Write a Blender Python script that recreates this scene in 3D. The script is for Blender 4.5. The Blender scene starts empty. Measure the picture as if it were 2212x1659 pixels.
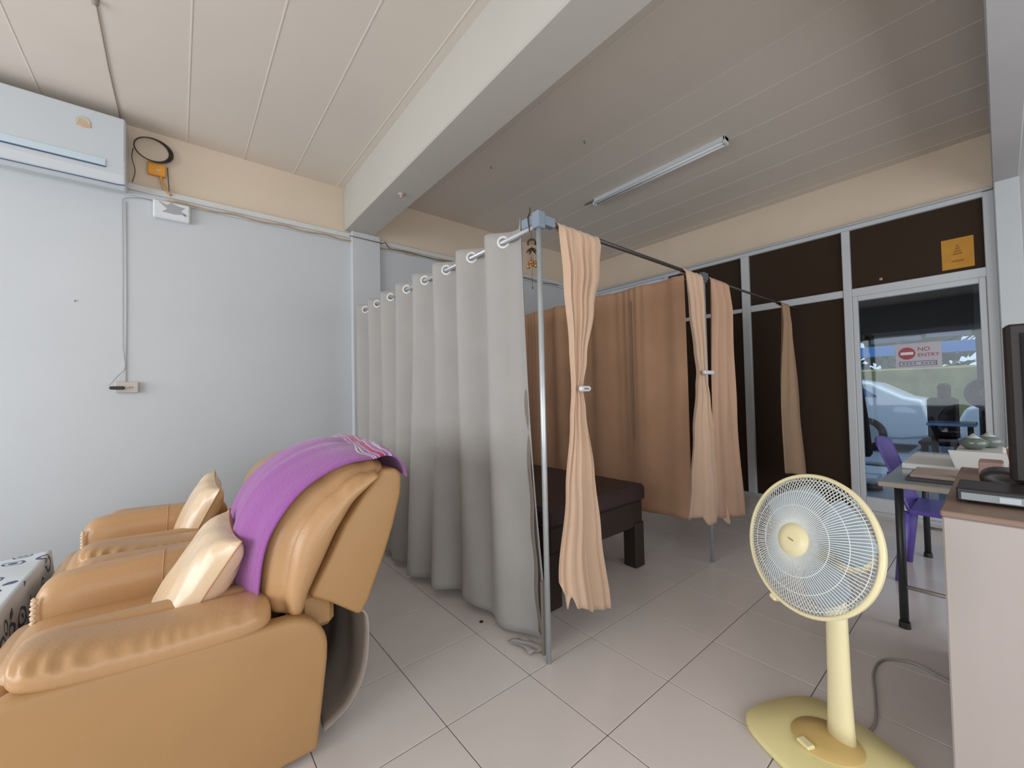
import bpy, math, random
from mathutils import Vector, Matrix
R = random.Random(7)
PI = math.pi
S = bpy.context.scene
COL = S.collection

# ------------------------------------------------------------------ camera
yaw, pitch, roll = 0.69075745, 0.02469921, -0.02169104
_f = Vector((math.sin(yaw)*math.cos(pitch), math.cos(yaw)*math.cos(pitch), math.sin(pitch)))
_r = Vector((math.cos(yaw), -math.sin(yaw), 0)); _u = _r.cross(_f)
_r2 = _r*math.cos(roll) + _u*math.sin(roll); _u2 = _r2.cross(_f)
cd = bpy.data.cameras.new('camera'); cam = bpy.data.objects.new('camera', cd); COL.objects.link(cam)
cam.matrix_world = Matrix(((_r2.x, _u2.x, -_f.x, -0.74196), (_r2.y, _u2.y, -_f.y, -1.30517), (_r2.z, _u2.z, -_f.z, 1.18314), (0, 0, 0, 1)))
cd.sensor_fit = 'HORIZONTAL'; cd.sensor_width = 36; cd.lens = 873.72/2212*36
cd.clip_start = 0.02; cd.clip_end = 200
S.camera = cam

# ------------------------------------------------------------------ world and light
w = bpy.data.worlds.new('sky'); S.world = w; w.use_nodes = True
bg = w.node_tree.nodes['Background']; bg.inputs[0].default_value = (0.80, 0.88, 1.0, 1); bg.inputs[1].default_value = 0.9

def area(name, loc, rot, sx, sy, power, col):
    l = bpy.data.lights.new(name, 'AREA'); l.shape = 'RECTANGLE'; l.size = sx; l.size_y = sy
    l.energy = power; l.color = col
    o = bpy.data.objects.new(name, l); COL.objects.link(o); o.location = loc; o.rotation_euler = rot
    return o
# daylight entering through the open shopfront on the left (out of frame)
area('daylight_shopfront', (-4.6, 0.2, 1.55), (0, -PI/2, 0), 1.7, 4.4, 122, (0.96, 0.98, 1.0))
# added fill lamp behind the camera, as softer daylight from an assumed opening
area('front_fill', (0.3, -3.55, 1.3), (PI/2, 0, 0), 6.0, 2.2, 68, (1.0, 0.97, 0.93))
# daylight on the street in front of the glass wall
sun = bpy.data.lights.new('sun', 'SUN'); sun.energy = 2.0; sun.angle = 0.02; sun.color = (1.0, 0.95, 0.86)
so = bpy.data.objects.new('sun', sun); COL.objects.link(so); so.rotation_euler = (math.radians(38), math.radians(12), 0)

S.view_settings.view_transform = 'Standard'; S.view_settings.look = 'None'
S.view_settings.exposure = 0.12; S.view_settings.gamma = 1.0; S.view_settings.use_curve_mapping = False

# ------------------------------------------------------------------ materials
def lin(h):
    h = h.lstrip('#'); o = []
    for i in (0, 2, 4):
        c = int(h[i:i+2], 16)/255
        o.append(c/12.92 if c <= 0.04045 else ((c+0.055)/1.055)**2.4)
    return (o[0], o[1], o[2], 1)
MATS = {}
def mat(name, col, rough=0.6, metal=0.0, var=0.0, scale=8.0, bump=0.0, bscale=60.0, sheen=0.0, spec=0.5, trans=0.0, emit=None, estr=0.0, stretch=None, coat=0.0, objvar=0.0):
    if name in MATS: return MATS[name]
    m = bpy.data.materials.new(name); m.use_nodes = True; nt = m.node_tree; N = nt.nodes; L = nt.links
    b = N['Principled BSDF']
    c = lin(col)
    b.inputs['Base Color'].default_value = c
    b.inputs['Roughness'].default_value = rough; b.inputs['Metallic'].default_value = metal
    b.inputs['Specular IOR Level'].default_value = spec
    b.inputs['Transmission Weight'].default_value = trans
    b.inputs['Coat Weight'].default_value = coat
    if sheen: b.inputs['Sheen Weight'].default_value = sheen
    if emit: b.inputs['Emission Color'].default_value = lin(emit); b.inputs['Emission Strength'].default_value = estr
    tc = N.new('ShaderNodeTexCoord'); src = tc.outputs['Object']
    if stretch:
        mp = N.new('ShaderNodeMapping'); mp.inputs['Scale'].default_value = stretch; L.new(src, mp.inputs[0]); src = mp.outputs[0]
    if var or objvar:
        n = N.new('ShaderNodeTexNoise'); n.inputs['Scale'].default_value = scale; n.inputs['Detail'].default_value = 5; L.new(src, n.inputs['Vector'])
        mr = N.new('ShaderNodeMapRange'); mr.inputs['From Min'].default_value = 0.3; mr.inputs['From Max'].default_value = 0.7
        mr.inputs['To Min'].default_value = 1-var; mr.inputs['To Max'].default_value = 1+var; L.new(n.outputs[0], mr.inputs[0])
        last = mr.outputs[0]
        if objvar:
            oi = N.new('ShaderNodeObjectInfo'); m2 = N.new('ShaderNodeMapRange'); L.new(oi.outputs['Random'], m2.inputs[0])
            m2.inputs['To Min'].default_value = 1-objvar; m2.inputs['To Max'].default_value = 1+objvar
            mm = N.new('ShaderNodeMath'); mm.operation = 'MULTIPLY'; L.new(last, mm.inputs[0]); L.new(m2.outputs[0], mm.inputs[1]); last = mm.outputs[0]
        h = N.new('ShaderNodeHueSaturation'); h.inputs['Color'].default_value = c; L.new(last, h.inputs['Value']); L.new(h.outputs[0], b.inputs['Base Color'])
    if bump:
        n2 = N.new('ShaderNodeTexNoise'); n2.inputs['Scale'].default_value = bscale; n2.inputs['Detail'].default_value = 4; L.new(src, n2.inputs['Vector'])
        bp = N.new('ShaderNodeBump'); bp.inputs['Strength'].default_value = bump; bp.inputs['Distance'].default_value = 0.01; L.new(n2.outputs[0], bp.inputs['Height']); L.new(bp.outputs[0], b.inputs['Normal'])
    MATS[name] = m
    return m

WALL = mat('wall_paint_blue_white', '#c6cacd', 0.85, var=0.02, scale=2, bump=0.05, bscale=120)
CREAM = mat('wall_paint_cream', '#d6c6b2', 0.85, var=0.03, scale=2)
GREYW = mat('wall_paint_grey', '#b9b9ba', 0.85, var=0.03, scale=2)
BEAM = mat('beam_paint', '#bfbcb4', 0.85, var=0.02, scale=2)
CEIL = mat('ceiling_plank_paint', '#d9d0c5', 0.75, var=0.02, scale=1.5, objvar=0.012)
SEAM = mat('ceiling_joint', '#dcd4ca', 0.8)
TILE = mat('floor_tile_glaze', '#d8d1cd', 0.20, var=0.035, scale=3.0, objvar=0.02, bump=0.02, bscale=9, spec=0.45)
GROUT = mat('tile_grout', '#6f655d', 0.9)
FRAME = mat('white_window_frame', '#c3c8cc', 0.45, var=0.01)
DARKGL = mat('dark_tinted_pane', '#392c22', 0.75, spec=0.15)
FROST = mat('frosted_pane', '#d8e0ec', 0.6)
TRIMW = mat('trim_paint', '#cfcfcc', 0.7, var=0.03)
RAW = mat('torn_edge_beige', '#b79b78', 0.9, var=0.15, scale=20)
STEEL = mat('galvanised_steel', '#c0c6ca', 0.36, metal=0.55, var=0.05, scale=20)
DSTEEL = mat('dark_steel', '#575350', 0.45, metal=0.6)
BRACK = mat('grey_blue_bracket', '#8795a3', 0.5, metal=0.2)
GREY_F = mat('grey_curtain_fabric', '#a29f9b', 0.85, var=0.035, scale=5, bump=0.18, bscale=260, sheen=0.25)
LINER_F = mat('curtain_liner_fabric', '#857a72', 0.9, var=0.05, scale=5)
PEACH_F = mat('peach_curtain_fabric', '#cdae94', 0.85, var=0.03, scale=5, bump=0.15, bscale=300, sheen=0.2)
TAN_F = mat('tan_curtain_fabric', '#cca181', 0.85, var=0.05, scale=4, bump=0.15, bscale=300)
LEATH = mat('tan_leatherette', '#bd9468', 0.33, var=0.03, scale=4, bump=0.10, bscale=90, spec=0.45)
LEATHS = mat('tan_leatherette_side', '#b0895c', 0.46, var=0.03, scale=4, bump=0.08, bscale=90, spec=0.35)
PILL = mat('cream_satin', '#e0c6a4', 0.27, var=0.02, scale=4, bump=0.25, bscale=14, spec=0.6)
BLACKC = mat('black_lining', '#3a332d', 0.9)
WHITEP = mat('white_plastic', '#d9dde0', 0.4)
ACW = mat('air_conditioner_plastic', '#c3c9cd', 0.35)
BLUEL = mat('blue_painted_shade', '#3f5a7c', 0.6)  # bluish shade put into the colour of the flap line and lower edge
BLACK = mat('black_plastic', '#2a2524', 0.4)
ORANGE = mat('orange_plastic', '#e8a13c', 0.5)
FANY = mat('cream_yellow_plastic', '#eadfb4', 0.4, spec=0.45)
FANB = mat('base_yellow_plastic', '#e8dca0', 0.4, var=0.02)
FANA = mat('amber_plastic', '#cdb070', 0.45)
FANW = mat('white_grille_wire', '#dfe3e0', 0.45)
BLADE = mat('blue_translucent_blade', '#bccbd8', 0.3, trans=0.25)
WOODD = mat('dark_wood', '#32251f', 0.6, var=0.15, scale=12)
BEDF = mat('dark_purple_vinyl', '#3a2a2c', 0.5, var=0.15, scale=30, bump=0.1)
PINKW = mat('pale_pinkish_laminate', '#b3a9a4', 0.5, var=0.045, scale=2.2, stretch=(3, 3, 0.5))
BROWNT = mat('brown_laminate_top', '#8d7565', 0.45, var=0.04, scale=6)
GOLD = mat('brass', '#a98a4c', 0.35, metal=0.8)
DBRASS = mat('dark_brass', '#4d3d25', 0.45, metal=0.7)

# ------------------------------------------------------------------ mesh helpers
class MB:
    def __init__(s): s.v = []; s.f = []; s.uv = None
    def add(s, vs, fs):
        n = len(s.v); s.v += [tuple(p) for p in vs]; s.f += [tuple(i+n for i in q) for q in fs]; return s
    def box(s, x0, x1, y0, y1, z0, z1, M=None):
        vs = [Vector((x, y, z)) for x in (x0, x1) for y in (y0, y1) for z in (z0, z1)]
        if M: vs = [M @ p for p in vs]
        return s.add(vs, [(0, 1, 3, 2), (4, 6, 7, 5), (0, 4, 5, 1), (2, 3, 7, 6), (0, 2, 6, 4), (1, 5, 7, 3)])
    def bbox(s, x0, x1, y0, y1, z0, z1, b=0.006, M=None):     # box with chamfered edges
        xs = (x0, x0+b, x1-b, x1); ys = (y0, y0+b, y1-b, y1); zs = (z0, z0+b, z1-b, z1)
        vs = []; idx = {}
        def g(i, j, k):
            key = (i, j, k)
            if key not in idx: idx[key] = len(vs); p = Vector((xs[i], ys[j], zs[k])); vs.append(M @ p if M else p)
            return idx[key]
        fs = []
        for a, A in ((0, 0), (3, 1)):
            q = [(a, 1, 1), (a, 2, 1), (a, 2, 2), (a, 1, 2)]; q = q if A else q[::-1]; fs.append([g(*p) for p in q])
            q = [(1, a, 1), (1, a, 2), (2, a, 2), (2, a, 1)]; q = q if A else q[::-1]; fs.append([g(*p) for p in q])
            q = [(1, 1, a), (2, 1, a), (2, 2, a), (1, 2, a)]; q = q if A else q[::-1]; fs.append([g(*p) for p in q])
        for a, a1 in ((0, 1), (3, 2)):
            for c, c1 in ((0, 1), (3, 2)):
                fs.append([g(a, c1, 1), g(a, c1, 2), g(a1, c, 2), g(a1, c, 1)])
                fs.append([g(a, 1, c1), g(a, 2, c1), g(a1, 2, c), g(a1, 1, c)])
                fs.append([g(1, a, c1), g(2, a, c1), g(2, a1, c), g(1, a1, c)])
        for i, i1 in ((0, 1), (3, 2)):
            for j, j1 in ((0, 1), (3, 2)):
                for k, k1 in ((0, 1), (3, 2)):
                    fs.append([g(i, j1, k1), g(i1, j, k1), g(i1, j1, k)])
        return s.add(vs, fs)
    def tube(s, path, r, n=8, closed=False, cap=True):
        P = [Vector(p) for p in path]; m = len(P); rs = r if isinstance(r, (list, tuple)) else [r]*m
        vs = []; fs = []; up = None
        for i, p in enumerate(P):
            if closed: t = (P[(i+1) % m]-P[i-1])
            else: t = (P[min(i+1, m-1)]-P[max(i-1, 0)])
            t.normalize()
            if up is None: up = Vector((0, 0, 1)) if abs(t.z) < 0.9 else Vector((1, 0, 0))
            a = t.cross(up); a.normalize(); b = a.cross(t); up = b
            for k in range(n):
                q = 2*PI*k/n; vs.append(p+a*(rs[i]*math.cos(q))+b*(rs[i]*math.sin(q)))
        for i in range(m if closed else m-1):
            for k in range(n):
                j = (i+1) % m
                fs.append((i*n+k, i*n+(k+1) % n, j*n+(k+1) % n, j*n+k))
        if cap and not closed: fs.append(tuple(range(n))[::-1]); fs.append(tuple((m-1)*n+k for k in range(n)))
        return s.add(vs, fs)
    def lathe(s, prof, M=None, n=32, cap=True):       # prof [(r,z)]
        vs = []; fs = []
        for r, z in prof:
            for k in range(n):
                q = 2*PI*k/n; p = Vector((r*math.cos(q), r*math.sin(q), z)); vs.append(M @ p if M else p)
        for i in range(len(prof)-1):
            for k in range(n): fs.append((i*n+k, i*n+(k+1) % n, (i+1)*n+(k+1) % n, (i+1)*n+k))
        if cap: fs.append(tuple(range(n))[::-1]); fs.append(tuple((len(prof)-1)*n+k for k in range(n)))
        return s.add(vs, fs)
    def torus(s, R0, r0, M, n=40, m=8):
        path = [M @ Vector((R0*math.cos(2*PI*k/n), R0*math.sin(2*PI*k/n), 0)) for k in range(n)]
        return s.tube(path, r0, m, closed=True)
    def prism(s, pts, ax, a0, a1, M=None):           # polygon pts extruded along axis ax
        n = len(pts); vs = []
        for a in (a0, a1):
            for (p, q) in pts:
                v = {'x': (a, p, q), 'y': (p, a, q), 'z': (p, q, a)}[ax]; v = Vector(v); vs.append(M @ v if M else v)
        fs = [tuple(range(n))[::-1], tuple(range(n, 2*n))]+[(i, (i+1) % n, n+(i+1) % n, n+i) for i in range(n)]
        return s.add(vs, fs)
    def grid(s, fn, nu, nv, closeu=False):
        vs = [Vector(fn(i/(nu-1 if not closeu else nu), j/(nv-1))) for i in range(nu) for j in range(nv)]
        fs = []
        for i in range(nu if closeu else nu-1):
            for j in range(nv-1):
                k = (i+1) % nu; fs.append((i*nv+j, k*nv+j, k*nv+j+1, i*nv+j+1))
        return s.add(vs, fs)
    def build(s, name, m, parent=None, smooth=False, bevel=0, solid=0, sub=0):
        me = bpy.data.meshes.new(name)
        off = world_loc(parent) if parent else Vector((0, 0, 0))
        me.from_pydata([tuple(Vector(p)-off) for p in s.v], [], s.f); me.validate(); me.update()
        import bmesh
        bm = bmesh.new(); bm.from_mesh(me); bmesh.ops.recalc_face_normals(bm, faces=bm.faces); bm.to_mesh(me); bm.free()
        if smooth:
            for p in me.polygons: p.use_smooth = True
        me.materials.append(m)
        o = bpy.data.objects.new(name, me); COL.objects.link(o)
        if parent: o.parent = parent
        if solid: k = o.modifiers.new('solid', 'SOLIDIFY'); k.thickness = solid; k.offset = 0
        if bevel: k = o.modifiers.new('bevel', 'BEVEL'); k.width = bevel; k.segments = 3; k.limit_method = 'ANGLE'; k.angle_limit = 0.6
        if sub: k = o.modifiers.new('sub', 'SUBSURF'); k.levels = sub; k.render_levels = sub
        if smooth and bevel:
            pass
        return o
LOC = {}
def world_loc(o):
    v = Vector((0, 0, 0))
    while o is not None: v = v+Vector(o.location); o = o.parent
    return v
def tag(o, label, cat, group=None, kind=None):
    if label: o['label'] = label
    if cat: o['category'] = cat
    if group: o['group'] = group
    if kind: o['kind'] = kind
    return o
def thing(name, loc, label, cat, group=None):
    o = bpy.data.objects.new(name, None); COL.objects.link(o); o.location = loc; o.empty_display_size = 0.1
    return tag(o, label, cat, group)
def struct(o, label=None):
    o['kind'] = 'structure'
    if label: o['label'] = label
    return o
def frame_of(c, n, upv=(0, 0, 1)):      # matrix whose +Z is n
    n = Vector(n).normalized(); a = Vector(upv).cross(n)
    if a.length < 1e-5: a = Vector((1, 0, 0))
    a.normalize(); b = n.cross(a); c = Vector(c)
    return Matrix(((a.x, b.x, n.x, c.x), (a.y, b.y, n.y, c.y), (a.z, b.z, n.z, c.z), (0, 0, 0, 1)))
def spline(pts, n=8, closed=False):
    P = [Vector(p) for p in pts]; m = len(P); out = []
    for i in range(m if closed else m-1):
        g = (lambda k: P[k % m]) if closed else (lambda k: P[max(0, min(m-1, k))])
        a, b, c, d = g(i-1), g(i), g(i+1), g(i+2)
        for k in range(n):
            t = k/n; out.append(0.5*((2*b)+(c-a)*t+(2*a-5*b+4*c-d)*t*t+(3*b-a-3*c+d)*t**3))
    if not closed: out.append(P[-1])
    return out
def interp(tab, x):
    if x <= tab[0][0]: return tab[0][1]
    for (a, p), (b, q) in zip(tab, tab[1:]):
        if x <= b:
            t = (x-a)/(b-a); t = t*t*(3-2*t); return p+(q-p)*t
    return tab[-1][1]

# ------------------------------------------------------------------ setting
YW = 2.60; XG = 4.20; ZC = 3.16; ZB = 2.76; T = 0.4; YR = -1.31
XL = -4.4; YB = -3.6
floor = MB().box(XL, XG+0.06, YB, YW+0.02, -0.12, -0.0016).build('floor', GROUT); struct(floor)
tile_me = None
g = 0.0016
for i in range(-9, 11):
    for j in range(-7, 7):
        x0, y0 = i*T, j*T
        x1, y1 = min(x0+T, XG), min(y0+T, YW)
        if x0 < -3.2 or y0 < -2.4: continue
        if x1-x0 > T-0.01 and y1-y0 > T-0.01:
            if tile_me is None:
                o = MB().bbox(g, T-g, g, T-g, -0.008, 0, b=0.0012).build('tile', TILE); tile_me = o.data
            else:
                o = bpy.data.objects.new('tile', tile_me); COL.objects.link(o)
            o.location = (x0, y0, 0)
        else:
            o = MB().bbox(x0+g, x1-g, y0+g, y1-g, -0.008, 0, b=0.0012).build('tile', TILE)
        o.parent = floor

# ceiling: slab with long planks running from the back wall toward the camera
ceil = MB().box(XL, XG+0.1, YB, YW+0.1, ZC+0.012, ZC+0.12).build('ceiling', SEAM); struct(ceil)
def planks(xs, y0, y1):
    for a, b in zip(xs, xs[1:]):
        MB().bbox(a+0.0008, b-0.0008, y0, y1, ZC, ZC+0.014, b=0.0006).build('plank', CEIL, ceil)
        MB().bbox(b-0.004, b+0.004, y0, y1, ZC-0.0022, ZC+0.002, b=0.001).build('joint_strip', SEAM, ceil)
planks([-1.05-0.365*k for k in range(9, 0, -1)]+[-1.05, -0.685, -0.32, 0.045, 0.41, 0.50], YB, YW+0.02)
planks([0.74, 1.165, 1.53, 1.895, 2.26, 2.625, 2.99, 3.355, 3.72, 4.085, 4.24], YB, YW+0.02)
# back wall (the one with the air conditioner): blue-white below, cream above the ledge
wb = MB().box(XL, XG+0.1, YW, YW+0.12, 0, 2.70).build('wall_back', WALL); struct(wb)
MB().box(XL, XG+0.1, YW+0.001, YW+0.12, 2.70, ZC+0.02).build('upper_band', CREAM, wb)
tr = MB().bbox(XL, XG, YW-0.035, YW, 2.69, 2.735, b=0.006).build('trim_1', TRIMW); struct(tr)
MB().bbox(XL, XG, YW-0.022, YW+0.001, 2.655, 2.69, b=0.004).build('lower_strip', WALL, tr)
pp = []
for k in range(60):
    x = -0.80+k*0.048; pp.append((x, YW-0.032-0.004*math.sin(k*1.7), 2.664+0.006*math.sin(k*0.9)))
MB().tube(pp, 0.0065, 6).build('torn_edge', RAW, tr, smooth=True)
# beam and column
beam = MB().bbox(0.47, 0.745, YB, YW, ZB, ZC+0.01, b=0.008).build('trim_2', BEAM); struct(beam)
colm = MB().bbox(0.525, 0.80, YW-0.05, YW+0.02, 0, ZB, b=0.006).build('trim_3', WALL); struct(colm)
# glass wall (wall_right) : header, frame, panes
wr = MB().box(XG+0.001, XG+0.14, YR-0.12, YW+0.12, 2.70, ZC+0.02).build('wall_right', CREAM); struct(wr)
MB().box(XG, XG+0.14, YB, YR-0.12, 0, ZC+0.02).build('side_panel', GREYW, wr)
MB().box(XG+0.001, XG+0.14, YR, YW+0.12, -0.12, 0.035).build('sill', FRAME, wr)
win = MB().bbox(XG-0.033, XG+0.038, YR+0.05, YW, 2.665, 2.705, b=0.004).build('window_1', FRAME); struct(win)
MB().bbox(XG-0.05, XG+0.02, YR, YW, 2.705, 2.725, b=0.004).build('drip_ledge', GREYW, win)
def member(x0, x1, y0, y1, z0, z1, nm='frame_bar'):
    MB().bbox(x0, x1, y0, y1, z0, z1, b=0.005).build(nm, FRAME, win)
member(XG-0.03, XG+0.04, 0.53, YW, 2.045, 2.09)
member(XG-0.03, XG+0.04, -0.37, 0.45, 2.035, 2.105)
member(XG-0.030, XG+0.038, YR+0.05, -0.43, 2.03, 2.105)
for y, wd, z1 in ((2.56, 0.06, 2.665), (1.44, 0.05, 2.665), (0.49, 0.08, 2.665), (-0.40, 0.062, 2.665)):
    member(XG-0.04, XG+0.04, y-wd/2, y+wd/2, 0.03, z1, 'mullion')
member(XG-0.035, XG+0.045, YR-0.006, YR+0.055, 0.03, 2.70, 'mullion')
def pane(y0, y1, z0, z1, m, nm='pane'):
    MB().box(XG+0.0, XG+0.008, y0, y1, z0, z1).build(nm, m, win)
pane(1.465, 2.53, 0.03, 2.665, FROST, 'frosted_pane')
pane(0.53, 1.415, 2.09, 2.665, DARKGL); pane(0.53, 1.415, 0.03, 2.045, DARKGL)
pane(-0.37, 0.45, 2.105, 2.665, DARKGL); pane(-0.37, 0.45, 0.03, 2.035, DARKGL)
pane(YR+0.055, -0.431, 2.105, 2.665, DARKGL)
# glass door
door = MB().bbox(XG-0.028, XG+0.03, -0.47, -0.432, 0.04, 2.03, b=0.004).build('door_1', FRAME); struct(door)
for (a, b_, c, d, nm) in ((-1.253, -1.215, 0.04, 2.03, 'stile'), (-1.215, -0.47, 1.985, 2.03, 'top_rail'), (-1.215, -0.47, 0.04, 0.16, 'bottom_rail')):
    MB().bbox(XG-0.028, XG+0.03, a, b_, c, d, b=0.004).build(nm, FRAME, door)
glass = bpy.data.materials.new('clear_glass'); glass.use_nodes = True; nt = glass.node_tree; nt.nodes.clear()
o_ = nt.nodes.new('ShaderNodeOutputMaterial'); mx = nt.nodes.new('ShaderNodeMixShader'); tb = nt.nodes.new('ShaderNodeBsdfTransparent'); gb = nt.nodes.new('ShaderNodeBsdfGlossy')
gb.inputs['Roughness'].default_value = 0.03; tb.inputs[0].default_value = (0.80, 0.87, 0.92, 1); mx.inputs[0].default_value = 0.02
nt.links.new(tb.outputs[0], mx.inputs[1]); nt.links.new(gb.outputs[0], mx.inputs[2]); nt.links.new(mx.outputs[0], o_.inputs[0])
MB().box(XG+0.0, XG+0.006, -1.215, -0.47, 0.16, 1.985).build('glass_pane', glass, door)
# corner column and cross beam at the right
c2 = MB().bbox(XG-0.10, XG+0.02, YR-0.13, YR-0.005, 0, 2.735, b=0.006).build('trim_4', FRAME); struct(c2)
b2 = MB().bbox(-3.0, XG+0.1, YR-0.13, YR, 2.735, ZC+0.01, b=0.006).build('trim_5', GREYW); struct(b2)
# rest of the room, out of frame
wl = MB().box(XL-0.15, XL, YB, YB+1.0, 0, ZC+0.05).build('wall_left', WALL); struct(wl)
MB().box(XL-0.15, XL, YB+1.0, YW+0.1, 2.5, ZC+0.05).build('header', WALL, wl)
MB().box(XL-0.15, XL, YW-0.15, YW+0.1, 0, 2.5).build('pier', WALL, wl)
wf = MB().box(XL-0.15, XG+0.14, YB-0.15, YB, 2.5, ZC+0.05).build('wall_front', WALL); struct(wf)  # unseen wall, left open below for the added fill lamp
MB().box(3.4, XG+0.14, YB-0.15, YB, 0, 2.5).build('pier', WALL, wf)
MB().box(XL-0.15, -2.8, YB-0.15, YB, 0, 2.5).build('pier', WALL, wf)

# ------------------------------------------------------------------ recliner armchairs
def superell_roll(x0, x1, yc, zc, hy, hz, z_tilt=0.0, p=2.6, sag=0.0, ripple=0.0, nx=70, nt_=36, gather=None, seed=0):
    b = MB(); rr = random.Random(seed); ph = [rr.uniform(0, 6) for _ in range(4)]
    def fn(u, t):
        a = 2*PI*t; e = abs(2*u-1); sc = max(0.0, 1-e**9)**(1/3.2) if e < 1 else 0
        ca, sa = math.cos(a), math.sin(a)
        yy = math.copysign(abs(ca)**(2/p), ca); zz = math.copysign(abs(sa)**(2/p), sa)
        x = x0+(x1-x0)*u
        wr_ = 1
        if ripple:
            env = math.exp(-((u-0.10)/0.22)**2)*0.9+0.12+0.3*math.sin(u*9)**2
            side = max(0, -math.cos(a))**0.5*math.exp(-((math.sin(a)-0.55)/0.33)**2)
            wr_ = 1-ripple*env*side*(0.5+0.5*math.sin(u*88+ph[0]+2.6*math.sin(u*11)+1.2*math.sin(a*3)))
        y = yc+hy*yy*sc*wr_; z = zc-sag*math.sin(PI*u)+(u-0.5)*z_tilt+hz*zz*sc*wr_
        return (x, y, z)
    n = nx; m = nt_
    vs = [fn((i/(n-1)), j/m) for i in range(n) for j in range(m)]; fs = []
    for i in range(n-1):
        for j in range(m): fs.append((i*m+j, i*m+(j+1) % m, (i+1)*m+(j+1) % m, (i+1)*m+j))
    fs.append(tuple(range(m))); fs.append(tuple((n-1)*m+j for j in range(m))[::-1])
    b.add(vs, fs); return b

CUSH = [(-0.482, 0.475), (-0.494, 0.53), (-0.490, 0.60), (-0.467, 0.716), (-0.411, 0.811), (-0.321, 0.885), (-0.241, 0.922), (-0.165, 0.925), (-0.125, 0.905)]
CUSHB = [(-0.150, 0.875), (-0.208, 0.825), (-0.276, 0.735), (-0.33, 0.63), (-0.385, 0.517), (-0.407, 0.455), (-0.44, 0.458)]
cush_s = [tuple(v) for v in spline([(a, b, 0) for a, b in CUSH], 6)]
TOW = [tuple(v) for v in spline([(a, b, 0) for a, b in CUSH[:-1]]+[(-0.125, 0.930, 0), (-0.098, 0.920, 0), (-0.077, 0.900, 0), (-0.068, 0.868, 0)], 6)]
def tow_front(s, bulge):
    k = s*(len(TOW)-1); i = min(int(k), len(TOW)-2); t = k-i
    p = Vector(TOW[i]).lerp(Vector(TOW[i+1]), t); d = (Vector(TOW[min(i+2, len(TOW)-1)])-Vector(TOW[max(i-1, 0)])).normalized()
    return p+Vector((-d.y, d.x, 0))*bulge
def cush_front(s, bulge):
    """point on the front/top profile of the back cushion, s in 0..1 from bottom to top, pushed outward"""
    k = s*(len(cush_s)-1); i = min(int(k), len(cush_s)-2); t = k-i
    a, b = Vector(cush_s[i]), Vector(cush_s[i+1]); p = a.lerp(b, t); d = (Vector(cush_s[min(i+2, len(cush_s)-1)])-Vector(cush_s[max(i-1, 0)])).normalized()
    nrm = Vector((-d.y, d.x, 0))
    return p+nrm*bulge

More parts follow.
